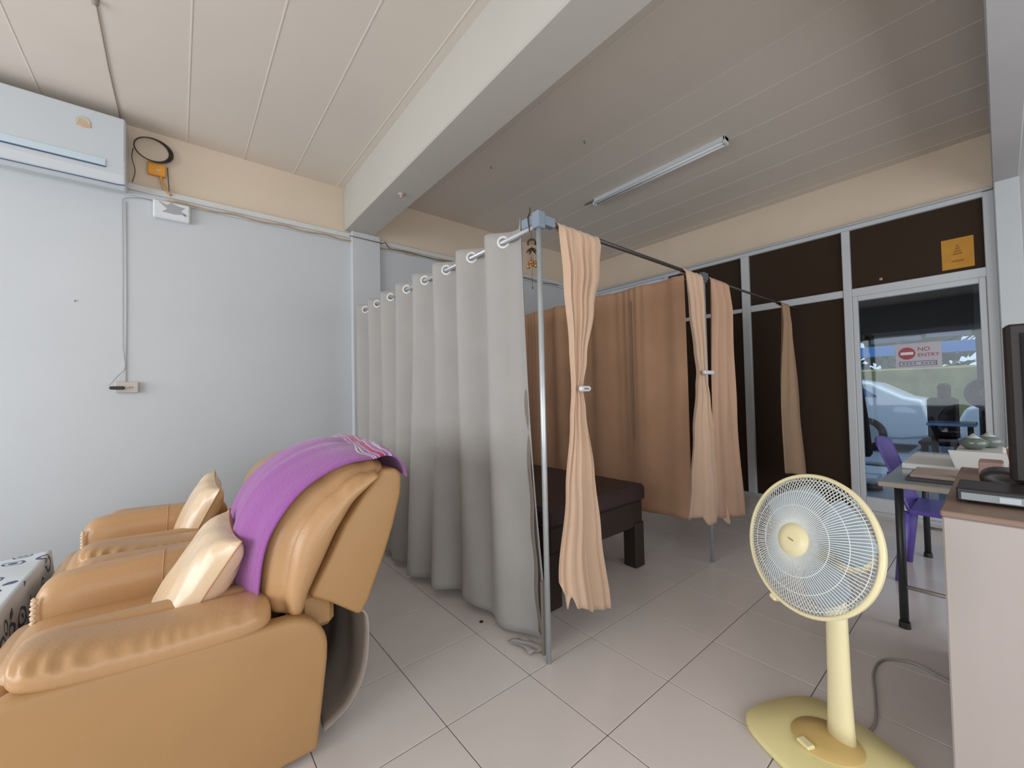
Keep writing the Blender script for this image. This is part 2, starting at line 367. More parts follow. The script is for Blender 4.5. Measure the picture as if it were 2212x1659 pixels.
def recliner(y0, label, group, bk_dx=0.0, bk_dz=0.0, bk_b=1.0):
    W = 0.90
    root = thing('recliner_armchair', (-0.75, y0+W/2, 0), label, 'armchair', group)
    # outer side panels, rounded at the rear top corner
    prof = [(-1.10, 0.02), (-0.385, 0.02), (-0.352, 0.30)]
    for k in range(9):
        a = k/8*PI/2; prof.append((-0.47+0.12*math.cos(a), 0.345+0.125*math.sin(a)))
    prof += [(-0.56, 0.475), (-0.80, 0.49), (-1.02, 0.50)]
    for k in range(1, 6):
        a = PI/2+k/5*PI/2; prof.append((-1.04+0.06*math.cos(a), 0.44+0.06*math.sin(a)))
    prof.append((-1.10, 0.3))
    for yy in (y0, y0+W-0.07):
        MB().prism(prof, 'y', yy, yy+0.07).build('side_panel', LEATHS, root, smooth=True, bevel=0.018)
    # arm pads
    superell_roll(-1.065, -0.505, y0+0.105, 0.516, 0.110, 0.050, z_tilt=-0.040, ripple=0.13, sag=0.014, seed=3).build('arm_roll', LEATH, root, smooth=True)
    superell_roll(-1.045, -0.52, y0+W-0.085, 0.508, 0.085, 0.055, z_tilt=-0.03, ripple=0.1, seed=4).build('arm_roll', LEATH, root, smooth=True)
    superell_roll(-1.09, -0.50, y0+0.235, 0.435, 0.055, 0.115, z_tilt=-0.02, p=3.2, seed=5).build('inner_arm', LEATH, root, smooth=True)
    ia = superell_roll(-1.13, -0.50, y0+W-0.20, 0.432, 0.085, 0.150, z_tilt=0.01, p=3.0, seed=6).build('inner_arm', LEATH, root, smooth=True)
    yc = y0+W-0.20
    ring = []
    for k in range(40):
        a = 2*PI*k/40; ca, sa = math.cos(a), math.sin(a)
        ring.append((-0.79+0.006*sa, yc+0.0855*math.copysign(abs(ca)**(2/3), ca), 0.4325+0.1505*math.copysign(abs(sa)**(2/3), sa)))
    MB().tube(ring, 0.0022, 6, closed=True).build('seam', LEATH, ia, smooth=True)
    pts = []
    for k in range(60):
        t = k/59; pts.append((-1.118+0.005*math.sin(t*80), yc-0.066-0.012*math.sin(t*PI), 0.325+0.20*t))
    MB().tube(pts, 0.006, 6).build('piping', PILL, ia, smooth=True)
    # seat, footrest
    superell_roll(-1.15, -0.42, y0+0.49, 0.365, 0.235, 0.085, z_tilt=-0.03, p=4, seed=8).build('seat', LEATH, root, smooth=True)
    b = MB(); b.add([], [])
    superell_roll(0.09, 0.40, y0+W/2, 0, 0.40, 0.055, p=4)
    fr = MB()
    src = superell_roll(0.07, 0.42, 0, 0, 0.40, 0.05, p=4)
    fr.add([(-1.14+v[2], y0+W/2+v[1]*0.9, v[0]) for v in src.v], src.f)
    fr.build('footrest', LEATH, root, smooth=True)
    MB().bbox(-1.06, -0.42, y0+0.06, y0+W-0.06, 0.03, 0.36, b=0.01).build('base', BLACKC, root)
    # back cushion
    yb0, yb1 = y0+0.065, y0+W-0.095; yc = (yb0+yb1)/2; hy = (yb1-yb0)/2
    nU = 34; prof_n = 34; bm_ = MB(); vs = []; fs = []
    bk = [tuple(v) for v in spline([(a, b, 0) for a, b in CUSHB], 3)]
    for i in range(nU):
        u = i/(nU-1); e = 2*u-1; y = yc+hy*math.copysign(1-(1-abs(e))**1.35, e)
        q = abs((y-yc)/hy); bl = 0.085*bk_b*max(0.0, 1-q**2.2)**0.7-0.03*max(0, q-0.93)/0.07
        row = []
        for j in range(prof_n):
            s = j/(prof_n-1)
            wr_ = -0.020*math.exp(-((q-0.90)/0.16)**2)*(0.5+0.5*math.sin(s*48+5*e+2*math.sin(s*13)))**2*max(0, min(1, (s-0.45)*4))
            p = cush_front(s, (bl+wr_)*(0.55+0.45*math.sin(PI*min(1, s*1.15))))
            row.append((p.x+bk_dx, y, p.y+bk_dz*s))
        inset = 0.03*max(0, q-0.9)/0.1
        for (px, pz, _) in bk:
            row.append((px-inset*0.4+bk_dx, y, pz+bk_dz*max(0, pz-0.455)/0.45))
        vs += row
    m = len(row)
    def half(i0, f, dy):
        base_ = vs[i0*m:(i0+1)*m]; out = []
        for j in range(m):
            a_ = base_[j]
            sq = (j/(prof_n-1)) if j < prof_n else 1-(j-prof_n)/(m-prof_n-1)
            sq = max(0.15, min(0.9, sq))
            def at(k):
                i1 = int(k); i2 = min(i1+1, m-1); t_ = k-i1
                return (base_[i1][0]*(1-t_)+base_[i2][0]*t_, base_[i1][2]*(1-t_)+base_[i2][2]*t_)
            pf = at(sq*(prof_n-1)); pb = at(prof_n+(1-sq)*(m-prof_n-1))
            mx_, mz_ = (pf[0]+pb[0])/2, (pf[1]+pb[1])/2
            sp_ = (j/(prof_n-1)) if j < prof_n else 1-(j-prof_n)/(m-prof_n-1)
            cre = 0.011*max(0, min(1, (sp_-0.50)*5))*max(0, 0.5+0.5*math.sin(sp_*52+3*math.sin(sp_*17)+f*4))**3*math.exp(-((f-0.6)/0.35)**2)
            g_ = f
            out.append((mx_+(a_[0]-mx_)*g_, a_[1]+dy+(cre if dy < 0 else -cre), mz_+(a_[2]-mz_)*g_))
        return out
    caps = [(0.12, -0.046), (0.35, -0.043), (0.55, -0.037), (0.72, -0.028), (0.86, -0.017), (0.95, -0.007)]
    lo_ = []; hi_ = []
    for f_, dy_ in caps: lo_ += half(0, f_, dy_)
    for f_, dy_ in reversed(caps): hi_ += half(nU-1, f_, -dy_)
    vs = lo_+vs+hi_; nU += 2*len(caps)
    yb0 -= 0.035; yb1 += 0.035
    for i in range(nU-1):
        for j in range(m): fs.append((i*m+j, i*m+(j+1) % m, (i+1)*m+(j+1) % m, (i+1)*m+j))
    fs.append(tuple(range(m))); fs.append(tuple((nU-1)*m+j for j in range(m))[::-1])
    MB().add(vs, fs).build('back_cushion', LEATH, root, smooth=True, bevel=0.0)
    # rear shell of the back
    PAN = [(-0.395, 0.505), (-0.33, 0.62), (-0.276, 0.728), (-0.208, 0.822), (-0.135, 0.905), (-0.085, 0.905), (-0.058, 0.880), (-0.065, 0.80), (-0.098, 0.68), (-0.133, 0.582), (-0.197, 0.43), (-0.228, 0.385), (-0.263, 0.412), (-0.33, 0.465)]
    PAN = [(a+bk_dx, z+bk_dz*(z-0.4)/0.5) for a, z in PAN]
    MB().prism(PAN, 'y', yb0+0.012, yb1-0.012).build('rear_shell', LEATHS, root, smooth=True, bevel=0.016)
    # crumpled skirt hanging between back and base
    cur = spline([(-0.235, 0, 0.41), (-0.205, 0, 0.36), (-0.212, 0, 0.19), (-0.262, 0, 0.085), (-0.35, 0, 0.035)], 8)
    b = MB(); b.grid(lambda u, v: (cur[min(int(v*(len(cur)-1)+0.5), len(cur)-1)].x+0.006*math.sin(u*20+v*5), yb0+0.02+u*(yb1-yb0-0.04), cur[min(int(v*(len(cur)-1)+0.5), len(cur)-1)].z), 24, len(cur))
    b.build('rear_skirt', mat('grey_skirt', '#a2958a', 0.7), root, smooth=True, solid=0.006)
    MB().bbox(-0.42, -0.30, y0+0.10, y0+W-0.10, 0.36, 0.50, b=0.02).build('hinge_block', LEATHS, root)
    return root
recliner(0.17, 'tan leatherette recliner armchair nearest the camera, purple towel over its back', 'tan recliner armchairs side by side')
recliner(1.085, 'tan leatherette recliner armchair behind the nearer one, beside the blue-white wall', 'tan recliner armchairs side by side', 0.07, -0.12, 0.3)

# towel over the near chair's back
def towel():
    y0 = 0.17; yb0, yb1 = y0+0.03, y0+0.84; yc = (yb0+yb1)/2; hy = (yb1-yb0)/2
    nu, nv = 56, 90; vs = []; fs = []; uvs = []
    for i in range(nu):
        a = i/(nu-1)                       # 0 near side, 1 far side
        for j in range(nv):
            t = j/(nv-1)                    # 0 rear/top end, 1 lower end
            s_end = interp([(0, 0.08), (0.10, -0.015), (0.35, 0.09), (0.6, 0.16), (1, 0.22)], a)
            s = 1.0+(s_end-1.0)*t
            yn = interp([(0, 0.29), (0.18, 0.26), (0.36, 0.235), (0.6, 0.205), (1.0, 0.185)], max(0, s)); yf = interp([(0, 0.80), (0.8, 0.96), (1, 0.96)], s)
            y = yn+(yf-yn)*a
            q = min(1, abs((y-yc)/hy)); bl = 0.085*max(0.0, 1-q**2.2)**0.7
            s2 = min(1, max(0, s)*1.375)
            p = tow_front(max(0, s), (bl)*(0.55+0.45*math.sin(PI*min(1, s2*1.15)))*(1 if s < 0.75 else max(0, (1-s)/0.25)*0.55+0.45)+0.012*math.exp(-((s-0.74)/0.12)**2))
            off = 0.013+0.010*math.sin(a*9+t*5)*t+0.0022*math.sin(a*31-t*9)*t+0.02*max(0, t-0.5)*(1-a)+0.006*math.exp(-((a-0.18-0.3*t)/0.05)**2)*t-0.007*math.exp(-((a-0.30-0.25*t)/0.05)**2)*min(1, t*2)
            d = tow_front(max(0, s), 1.0)-tow_front(max(0, s), 0.0)
            p = p+d*off
            vs.append((p.x+(0.05*t if s < 0 else 0), y, p.y-(0.0 if s >= 0 else -s*0.3))); uvs.append((a, t))
    for i in range(nu-1):
        for j in range(nv-1): fs.append((i*nv+j, (i+1)*nv+j, (i+1)*nv+j+1, i*nv+j+1))
    me = bpy.data.meshes.new('purple_towel'); me.from_pydata(vs, [], fs); me.update()
    ul = me.uv_layers.new(name='UVMap')
    for p in me.polygons:
        p.use_smooth = True
        for li in p.loop_indices: ul.data[li].uv = uvs[me.loops[li].vertex_index]
    m = bpy.data.materials.new('purple_towelling'); m.use_nodes = True; nt = m.node_tree; N = nt.nodes; L = nt.links; b = N['Principled BSDF']
    b.inputs['Roughness'].default_value = 0.95; b.inputs['Sheen Weight'].default_value = 0.3
    uv = N.new('ShaderNodeUVMap'); sx = N.new('ShaderNodeSeparateXYZ'); L.new(uv.outputs[0], sx.inputs[0])
    cr = N.new('ShaderNodeValToRGB'); cr.color_ramp.interpolation = 'CONSTANT'; L.new(sx.outputs[1], cr.inputs[0])
    P_, WH, DK, RD = lin('#95519a'), lin('#e0d4dc'), lin('#3a2038'), lin('#9c2448')
    st = [(0, P_), (0.265, WH), (0.271, DK), (0.277, WH), (0.283, P_), (0.310, WH), (0.316, RD), (0.345, P_), (0.357, WH), (0.363, P_), (0.390, WH), (0.397, DK), (0.405, WH), (0.412, P_)]
    el = cr.color_ramp.elements; el[0].position = 0; el[0].color = P_; el[1].position = st[1][0]; el[1].color = st[1][1]
    for pos, c in st[2:]: e = el.new(pos); e.color = c
    n = N.new('ShaderNodeTexNoise'); n.inputs['Scale'].default_value = 60; tc = N.new('ShaderNodeTexCoord'); L.new(tc.outputs['Object'], n.inputs[0])
    bp = N.new('ShaderNodeBump'); bp.inputs['Strength'].default_value = 0.3; bp.inputs['Distance'].default_value = 0.01; L.new(n.outputs[0], bp.inputs['Height']); L.new(bp.outputs[0], b.inputs['Normal'])
    L.new(cr.outputs[0], b.inputs['Base Color'])
    me.materials.append(m)
    o = bpy.data.objects.new('purple_towel', me); COL.objects.link(o)
    k = o.modifiers.new('solid', 'SOLIDIFY'); k.thickness = 0.004; k.offset = 1
    tag(o, 'purple towel with white, black and red stripes draped over the armchair back', 'towel')
towel()

def pillow(name, c, ax_u, ax_v, w, h, t, label, seed):
    U_, V_ = Vector(ax_u).normalized(), Vector(ax_v).normalized(); N_ = U_.cross(V_).normalized(); V_ = N_.cross(U_)
    rr = random.Random(seed); ph = [rr.uniform(0, 6) for _ in range(5)]
    b = MB(); n = 36
    for sg in (1, -1):
        def fn(u, v):
            a, q = 2*u-1, 2*v-1
            # pinched corners
            a2 = a*(1-0.10*(1-q*q)*abs(a)); q2 = q*(1-0.10*(1-a*a)*abs(q))
            th = t*max(0.0, (1-a**4)*(1-q**4))**0.55
            cr_ = 0.06*t*math.sin(9*a+5*q+ph[0])*(a*a+q*q)*0.8+0.05*t*math.sin(17*a-9*q+ph[1])*(abs(a)**3+abs(q)**3)
            return tuple(Vector(c)+U_*(a2*w/2)+V_*(q2*h/2)+N_*(sg*(th*(1+0))+cr_*min(1, th/t*3)))
        b.grid(fn, n, n)
    o = b.build(name, PILL, smooth=True)
    pts = []
    for k in range(96):
        e = k/24; sd = int(e); f = (e-sd)*2-1
        a, q = ((f, -1), (1, f), (-f, 1), (-1, -f))[sd]
        a2 = a*(1-0.10*(1-q*q)*abs(a)); q2 = q*(1-0.10*(1-a*a)*abs(q))
        pts.append(tuple(Vector(c)+U_*(a2*w/2)+V_*(q2*h/2)))
    MB().tube(pts, 0.003, 6, closed=True).build('piping', LEATH, o, smooth=True)
    tag(o, label, 'pillow', 'satin pillows on the recliners')
    return o
pillow('throw_pillow', (-0.69, 0.535, 0.545), (0, 1, 0.05), (0.62, 0, 1.0), 0.42, 0.42, 0.075, 'cream satin pillow with shiny front leaning on the nearer armchair seat', 1)
pillow('throw_pillow', (-0.655, 1.47, 0.580), (0, 1, 0.12), (0.45, 0.1, 1.0), 0.40, 0.38, 0.065, 'cream satin pillow standing on the farther armchair seat near the wall', 2)

# floral covered footstool left of the chairs
fm = bpy.data.materials.new('floral_cloth'); fm.use_nodes = True; nt = fm.node_tree; N = nt.nodes; L = nt.links; b = N['Principled BSDF']; b.inputs['Roughness'].default_value = 0.85
tc = N.new('ShaderNodeTexCoord'); vo = N.new('ShaderNodeTexVoronoi'); vo.feature = 'F1'; vo.inputs['Scale'].default_value = 9.5; L.new(tc.outputs['Object'], vo.inputs['Vector'])
nz = N.new('ShaderNodeTexNoise'); nz.inputs['Scale'].default_value = 16; L.new(tc.outputs['Object'], nz.inputs[0])
ad = N.new('ShaderNodeMath'); ad.operation = 'MULTIPLY_ADD'; ad.inputs[1].default_value = 0.35; L.new(nz.outputs[0], ad.inputs[0]); L.new(vo.outputs['Distance'], ad.inputs[2])
sn = N.new('ShaderNodeMath'); sn.operation = 'MULTIPLY'; sn.inputs[1].default_value = 28; L.new(ad.outputs[0], sn.inputs[0])
s2 = N.new('ShaderNodeMath'); s2.operation = 'SINE'; L.new(sn.outputs[0], s2.inputs[0])
gt = N.new('ShaderNodeMath'); gt.operation = 'GREATER_THAN'; gt.inputs[1].default_value = 0.05; L.new(s2.outputs[0], gt.inputs[0])
lt = N.new('ShaderNodeMath'); lt.operation = 'LESS_THAN'; lt.inputs[1].default_value = 0.60; L.new(ad.outputs[0], lt.inputs[0])
mu = N.new('ShaderNodeMath'); mu.operation = 'MULTIPLY'; L.new(gt.outputs[0], mu.inputs[0]); L.new(lt.outputs[0], mu.inputs[1])
mxn = N.new('ShaderNodeMix'); mxn.data_type = 'RGBA'; mxn.inputs[6].default_value = lin('#d5dce2'); mxn.inputs[7].default_value = lin('#566083'); L.new(mu.outputs[0], mxn.inputs[0]); L.new(mxn.outputs[2], b.inputs['Base Color'])
st = thing('footstool', (-1.70, 1.20, 0), 'footstool under a white cloth with dark blue floral print, at the left edge', 'footstool')
def cover(u, v):
    a, q = 2*u-1, 2*v-1
    mxx = max(abs(a), abs(q)); k = 0.80
    if mxx <= k: z = 0.435+0.006*math.sin(9*a)*math.cos(7*q); return (-1.68+a/k*0.44, 1.27+q/k*0.54, z)
    s_ = k/mxx; drop = (mxx-k)/(1-k); rf = 0.02*math.sin(14*(a-q)+3*a)*drop
    return (-1.68+a*s_/k*(0.44+0.02*drop+rf), 1.27+q*s_/k*(0.54+0.02*drop+rf), 0.43-0.33*drop)
MB().grid(cover, 61, 61).build('floral_cover', fm, st, smooth=True)
MB().bbox(-2.10, -1.26, 0.75, 1.79, 0.10, 0.42, b=0.03).build('cushion_body', LEATHS, st)
for sx_ in (-2.05, -1.35):
    for sy_ in (0.82, 1.70): MB().lathe([(0.02, 0), (0.028, 0.1)], Matrix.Translation((sx_, sy_, 0)), 12).build('leg', WOODD, st, smooth=True)

# ------------------------------------------------------------------ curtain frame
fr = thing('curtain_frame', (0.505, 0.0, 0), 'galvanised steel pipe frame that carries the treatment bay curtains', 'frame')
ZR = 1.937
def vpole(x, y, m=STEEL, top=ZR+0.03, r=0.0125):
    MB().tube([(x, y, 0.0), (x, y, top)], r, 14).build('pole', m, fr, smooth=True)
vpole(0.513, 0.0)
vpole(2.09, 0.0); vpole(2.09, 2.52); vpole(0.505, 2.24)
MB().tube([(0.505, 0.0, ZR), (0.505, 2.24, ZR)], 0.011, 12).build('rod', STEEL, fr, smooth=True)
MB().tube([(0.505, 0.0, 1.968), (2.09, 0.0, 1.968)], 0.011, 12).build('rod', DSTEEL, fr, smooth=True)
MB().tube([(2.09, 0.0, 1.97), (4.16, 0.0, 1.985)], 0.009, 12).build('rod', DSTEEL, fr, smooth=True)
MB().tube([(2.10, 0.0, 1.985), (2.10, 2.59, 1.985)], 0.009, 12).build('rod', DSTEEL, fr, smooth=True)
b = MB(); b.bbox(0.490, 0.535, -0.022, 0.022, 1.925, 2.0, b=0.003)
b.bbox(0.492, 0.522, 0.022, 0.095, 1.945, 1.99, b=0.003); b.bbox(0.535, 0.605, -0.018, 0.018, 1.945, 1.99, b=0.003)
b.build('corner_bracket', BRACK, fr)
b = MB(); b.bbox(2.06, 2.13, -0.02, 0.02, 1.95, 2.0, b=0.003); b.bbox(2.08, 2.11, -0.016, 0.05, 1.93, 1.97, b=0.003); b.build('corner_bracket', mat('dark_bracket', '#5a6068', 0.5), fr)

# grey eyelet curtain
GY = [0.248, 0.525, 0.798, 1.07, 1.345, 1.620, 1.893, 2.16]
def gphase(y):     # phase so that grommet k sits at phase 2*pi*k
    if y <= GY[0]: return (y-GY[0])/(GY[1]-GY[0])
    for k in range(7):
        if y <= GY[k+1]: return k+(y-GY[k])/(GY[k+1]-GY[k])
    return 7+(y-GY[7])/(GY[7]-GY[6])
def gcx(y, t):      # x position, t = 0 top .. 1 bottom
    ph = gphase(y)*2*PI
    A = 0.050*(1-0.35*t)*(0.45+0.55*min(1, max(0, (y-0.13)/0.12)))
    s = -math.sin(ph-0.15*math.sin(ph))
    lo = 0.018*t*math.sin(ph*0.5+1.3+t)+0.012*t*math.sin(ph*1.31+4*t)
    flow = t*t*(0.05*math.exp(-((y-0.15)/0.35)**2)-0.08*math.exp(-((y-1.25)/0.55)**2))
    return 0.505+A*s+lo+flow
def zbot(y): return interp([(0.1, 0.004), (0.3, 0.02), (0.65, 0.06), (1.0, 0.05), (1.3, 0.04), (2.3, 0.04)], y)
ZT = ZR+0.048
gc = thing('grey_curtain', (0.505, 1.2, 1.9), 'long grey eyelet curtain with white rings on the left rod of the frame', 'curtain')
nu, nv = 520, 64; vs = []; fs = []
for i in range(nu):
    y = 0.13+(2.27-0.13)*i/(nu-1)
    for j in range(nv):
        t = (j/(nv-1)); zt_ = ZT+0.035*math.exp(-((y-0.13)/0.018)**2); z = zt_+(zbot(y)-zt_)*t
        yy = y+0.03*t*t*math.sin(gphase(y)*2.1)-0.05*t*math.exp(-((y-0.13)/0.12)**2)
        vs.append((gcx(y, t), yy, z))
hole = [(y, ZR) for y in GY]
for i in range(nu-1):
    for j in range(nv-1):
        yc_ = 0.13+2.14*(i+0.5)/(nu-1); zc_ = vs[i*nv+j][2]
        if any(abs(yc_-gy) < 0.018 and abs((zc_+vs[i*nv+j+1][2])/2-ZR) < 0.02 for gy in GY): continue
        fs.append((i*nv+j, (i+1)*nv+j, (i+1)*nv+j+1, i*nv+j+1))
MB().add(vs, fs).build('panel', GREY_F, gc, smooth=True, solid=0.0025)
for gy in GY:
    e = 0.004; dx = gcx(gy+e, 0.03)-gcx(gy-e, 0.03); tn = Vector((dx, 2*e, 0)).normalized(); nn = Vector((-tn.y, tn.x, 0))
    M = frame_of((gcx(gy, 0.03), gy, ZR), nn)
    MB().torus(0.026, 0.0065, M).build('eyelet_ring', mat('eyelet_plastic', '#dfe0dc', 0.35), gc, smooth=True)
# lining edge
b = MB(); b.grid(lambda u, v: (0.520+0.02*u+0.05*v*v+0.006*math.sin(v*40)*v, 0.125-0.0*u+0.045*u-0.02*v, ZT-0.01-(ZT-0.05)*v), 6, 60)
b.build('lining', LINER_F, gc, smooth=True, solid=0.002)
b = MB(); b.grid(lambda u, v: (0.475+0.075*u+0.012*math.sin(5*v), 0.09+0.14*v-0.03*u, 0.008+0.007*math.sin(u*5+v*3)**2+0.003), 16, 12)
b.build('fallen_hem', GREY_F, gc, smooth=True, solid=0.003)

def drape(name, xa, xb, ztop, zbot_, n, y=0.0, amp=0.022, m=PEACH_F, side=1.0, label='', parent=None, nu=160, nv=70, yfun=None, group='peach bay curtains', seed=0, sharp=1.0):
    rr = random.Random(seed); ph = [rr.uniform(0, 6) for _ in range(6)]
    b = MB()
    def fn(u, v):
        z0, z1 = ztop, zbot_(u)
        z = z0+(z1-z0)*v
        a, c = interp(xa, z), interp(xb, z)
        uu = u+0.02*math.sin(u*2*PI*2+ph[0])
        x = a+(c-a)*uu
        width = abs(c-a)
        k = amp*(0.75+0.25*math.sin(v*3+ph[1]))
        hi = 1-0.65*max(0, min(1, (v-0.45)/0.3)); pl = hi*(math.sin(2*PI*n*u+ph[2]+0.8*math.sin(u*7+v*1.5+ph[3]))+0.35*math.sin(2*PI*n*1.7*u+ph[4]+v*2))+(1-hi)*1.5*math.sin(2*PI*1.6*u+ph[5]+0.5*math.sin(u*4))
        f_ = -0.018-k*(1.25-pl)*0.62*sharp*min(1.0, 0.25+v*5)
        if v < 0.045:
            q_ = v/0.045; an = PI*q_
            return (x, y+0.016*math.cos(an)+(f_+0.018)*q_, ztop-0.03+0.022*math.sin(an)+0.004*pl)
        z = (ztop-0.03)+(z1-(ztop-0.03))*((v-0.045)/0.955)
        a, c = interp(xa, z), interp(xb, z); x = a+(c-a)*uu
        return (x, y+f_, z)
    b.grid(fn, nu, nv)
    return b
# near peach curtain, clipped in the middle
c1 = thing('peach_curtain', (0.75, 0, 1.96), 'peach curtain gathered with a white clip beside the front steel pole', 'curtain', 'peach bay curtains')
XA = [(0.15, 0.575), (0.36, 0.555), (0.73, 0.617), (1.05, 0.66), (1.2, 0.675), (1.4, 0.665), (1.7, 0.635), (1.99, 0.612)]
XB = [(0.12, 0.89), (0.5, 0.84), (0.8, 0.81), (1.1, 0.765), (1.2, 0.745), (1.35, 0.785), (1.6, 0.85), (1.8, 0.90), (1.99, 0.93)]
drape('panel', XA, XB, 1.985, lambda u: interp([(0, 0.34), (0.12, 0.27), (0.16, 0.20), (0.22, 0.26), (0.3, 0.20), (0.7, 0.135), (1, 0.12)], u), 5.2, seed=3, amp=0.034).build('panel', PEACH_F, c1, smooth=True, solid=0.0025)
b = MB(); b.bbox(0.684, 0.762, -0.076, -0.056, 1.188, 1.213, b=0.008); cl = b.build('clip', WHITEP, c1)
for k in range(5): MB().box(0.708+k*0.007, 0.712+k*0.007, -0.0772, -0.0755, 1.197, 1.204).build('print_mark', DSTEEL, cl)
# curtain left of the second pole
c2_ = thing('peach_curtain', (1.92, 0, 1.96), 'peach curtain with small white clip, hanging just left of the second pole', 'curtain', 'peach bay curtains')
XA = [(0.3, 1.67), (0.6, 1.74), (0.9, 1.80), (1.2, 1.875), (1.3, 1.90), (1.45, 1.87), (1.7, 1.82), (1.99, 1.79)]
XB = [(0.2, 2.33), (0.5, 2.24), (0.8, 2.16), (1.1, 2.08), (1.3, 2.015), (1.5, 2.03), (1.99, 2.05)]
drape('panel', XA, XB, 1.985, lambda u: interp([(0, 0.385), (0.3, 0.36), (0.45, 0.29), (0.7, 0.30), (1, 0.215)], u), 3.6, amp=0.03, y=0.0, seed=5).build('panel', PEACH_F, c2_, smooth=True, solid=0.0025)
MB().bbox(1.895, 2.03, -0.085, -0.062, 1.285, 1.31, b=0.006).build('clip', WHITEP, c2_)
c3 = thing('peach_curtain', (2.3, 0, 1.96), 'darker tan curtain bunched just right of the second pole', 'curtain', 'peach bay curtains')
XA = [(0.2, 2.12), (1.0, 2.11), (1.99, 2.15)]
XB = [(0.2, 2.60), (1.0, 2.50), (1.6, 2.44), (1.99, 2.43)]
drape('panel', XA, XB, 1.99, lambda u: 0.30-0.08*u, 3, amp=0.03, y=0.0, seed=9, m=TAN_F).build('panel', mat('tan_peach_fabric', '#bd9a81', 0.85, var=0.03), c3, smooth=True, solid=0.0025)
c4 = thing('peach_curtain', (3.7, 0, 1.96), 'narrow tan curtain hanging alone in front of the dark panes', 'curtain', 'peach bay curtains')
XA = [(0.3, 3.40), (1.0, 3.40), (1.99, 3.575)]
XB = [(0.3, 4.10), (1.0, 4.00), (1.99, 3.82)]
drape('panel', XA, XB, 2.0, lambda u: 0.43-0.12*u, 2.5, amp=0.04, y=0.0, seed=11).build('panel', mat('dull_tan_fabric', '#a4866a', 0.85, var=0.04), c4, smooth=True, solid=0.0025)
# long tan curtain dividing the bays
c5 = thing('tan_curtain', (2.10, 1.3, 1.99), 'long brown-tan curtain hanging across the bay behind the massage bed', 'curtain')
b = MB()
def dv(u, v):
    y = 0.12+2.4*u; z0, z1 = 2.01, 0.27-0.13*u
    return (2.062+0.018*math.sin(y*21+1.2*math.sin(y*5))*(1-0.3*v)+0.005*math.sin(y*75+3*math.sin(y*11))*math.exp(-v*3)+0.018*v*math.sin(y*9+v*2), y, z0+(z1-z0)*v)
b.grid(dv, 260, 40); b.build('panel', TAN_F, c5, smooth=True, solid=0.0025)
for y in (0.55, 1.15): MB().box(2.040, 2.042, y, y+0.006, 0.8, 1.9).build('seam', LINER_F, c5)

# wind chime hanging from the corner of the frame
wc = thing('wind_chime', (0.500, 0.055, 1.93), 'small brass wind chime with bells hanging beside the front pole top', 'wind chime')
X, Y = 0.500, 0.036
hk = spline([(X-0.004, Y, 2.03), (X-0.004, Y+0.004, 2.005), (X-0.014, Y+0.004, 1.985), (X-0.016, Y, 1.955), (X-0.010, Y, 1.918)], 6)
MB().tube(hk, 0.003, 6).build('hook', DBRASS, wc, smooth=True)
MB().tube([(X, Y, 1.92), (X, Y, 1.66)], 0.0009, 5).build('cord', DBRASS, wc)
arc = [(X+0.017*math.cos(a)*-0.7, Y+0.017*math.cos(a)*0.7, 1.868+0.017*math.sin(a)) for a in [PI*1.15-k/10*PI*1.3 for k in range(11)]]
MB().tube(arc, 0.005, 8).build('arch_ornament', DBRASS, wc, smooth=True)
for k in range(5):
    a = 2*PI*k/5; p = [(X, Y, 1.845), (X+0.013*math.cos(a), Y+0.013*math.sin(a), 1.836), (X+0.027*math.cos(a), Y+0.027*math.sin(a), 1.822)]
    MB().tube(p, [0.003, 0.006, 0.001], 6).build('petal', DBRASS, wc, smooth=True)
for k in range(4):
    a = 2*PI*k/4+0.5; bx, by = X+0.018*math.cos(a), Y+0.018*math.sin(a); zz = 1.79-0.012*(k % 2)
    MB().tube([(bx, by, zz), (bx, by, 1.825)], 0.0006, 4).build('cord', DBRASS, wc)
    MB().lathe([(0.0008, zz+0.008), (0.004, zz), (0.007, zz-0.014), (0.009, zz-0.022)], Matrix.Translation((bx, by, 0)), 12).build('bell', GOLD if k != 2 else mat('copper', '#b06a3c', 0.4, metal=0.7), wc, smooth=True)
MB().lathe([(0.001, 1.667), (0.004, 1.664), (0.001, 1.657)], Matrix.Translation((X, Y, 0)), 10).build('weight', BLACK, wc, smooth=True)

# massage bed
bed = thing('massage_bed', (1.25, 1.2, 0), 'dark wooden massage bed with dark purple mattress behind the peach curtain', 'bed')
MB().bbox(0.80, 1.73, 0.27, 2.15, 0.44, 0.55, b=0.02).build('mattress', BEDF, bed)
MB().bbox(0.82, 1.71, 0.29, 2.13, 0.27, 0.44, b=0.008).build('apron', WOODD, bed)
for (lx, ly) in ((0.85, 0.33), (1.66, 0.33), (0.85, 2.08), (1.66, 2.08)):
    MB().bbox(lx-0.05, lx+0.05, ly-0.05, ly+0.05, 0.0, 0.30, b=0.006).build('leg', WOODD, bed)
pl = MB(); src = superell_roll(0.86, 1.50, 1.75, 0.62, 0.17, 0.065, p=3)
src.build('bolster', mat('brown_print', '#6b4a35', 0.8, var=0.1)); tag(bpy.context.scene.objects['bolster'], 'brown bolster pillow lying on the far end of the massage bed', 'pillow')
bd = MB().bbox(0.525, 0.555, 0.045, 0.06, 0.0, 0.33, b=0.003).build('wooden_batten', mat('batten', '#7d7268', 0.8)); tag(bd, 'short grey-brown batten standing behind the foot of the front pole', 'batten')
sp = MB().lathe([(0.011, 0.0005), (0.010, 0.003), (0.003, 0.004)], Matrix.Translation((0.475, 0.46, 0)), 14).build('floor_cap', BLACK, smooth=True); tag(sp, 'tiny dark cap lying on the tiles near the grey curtain hem', 'cap')

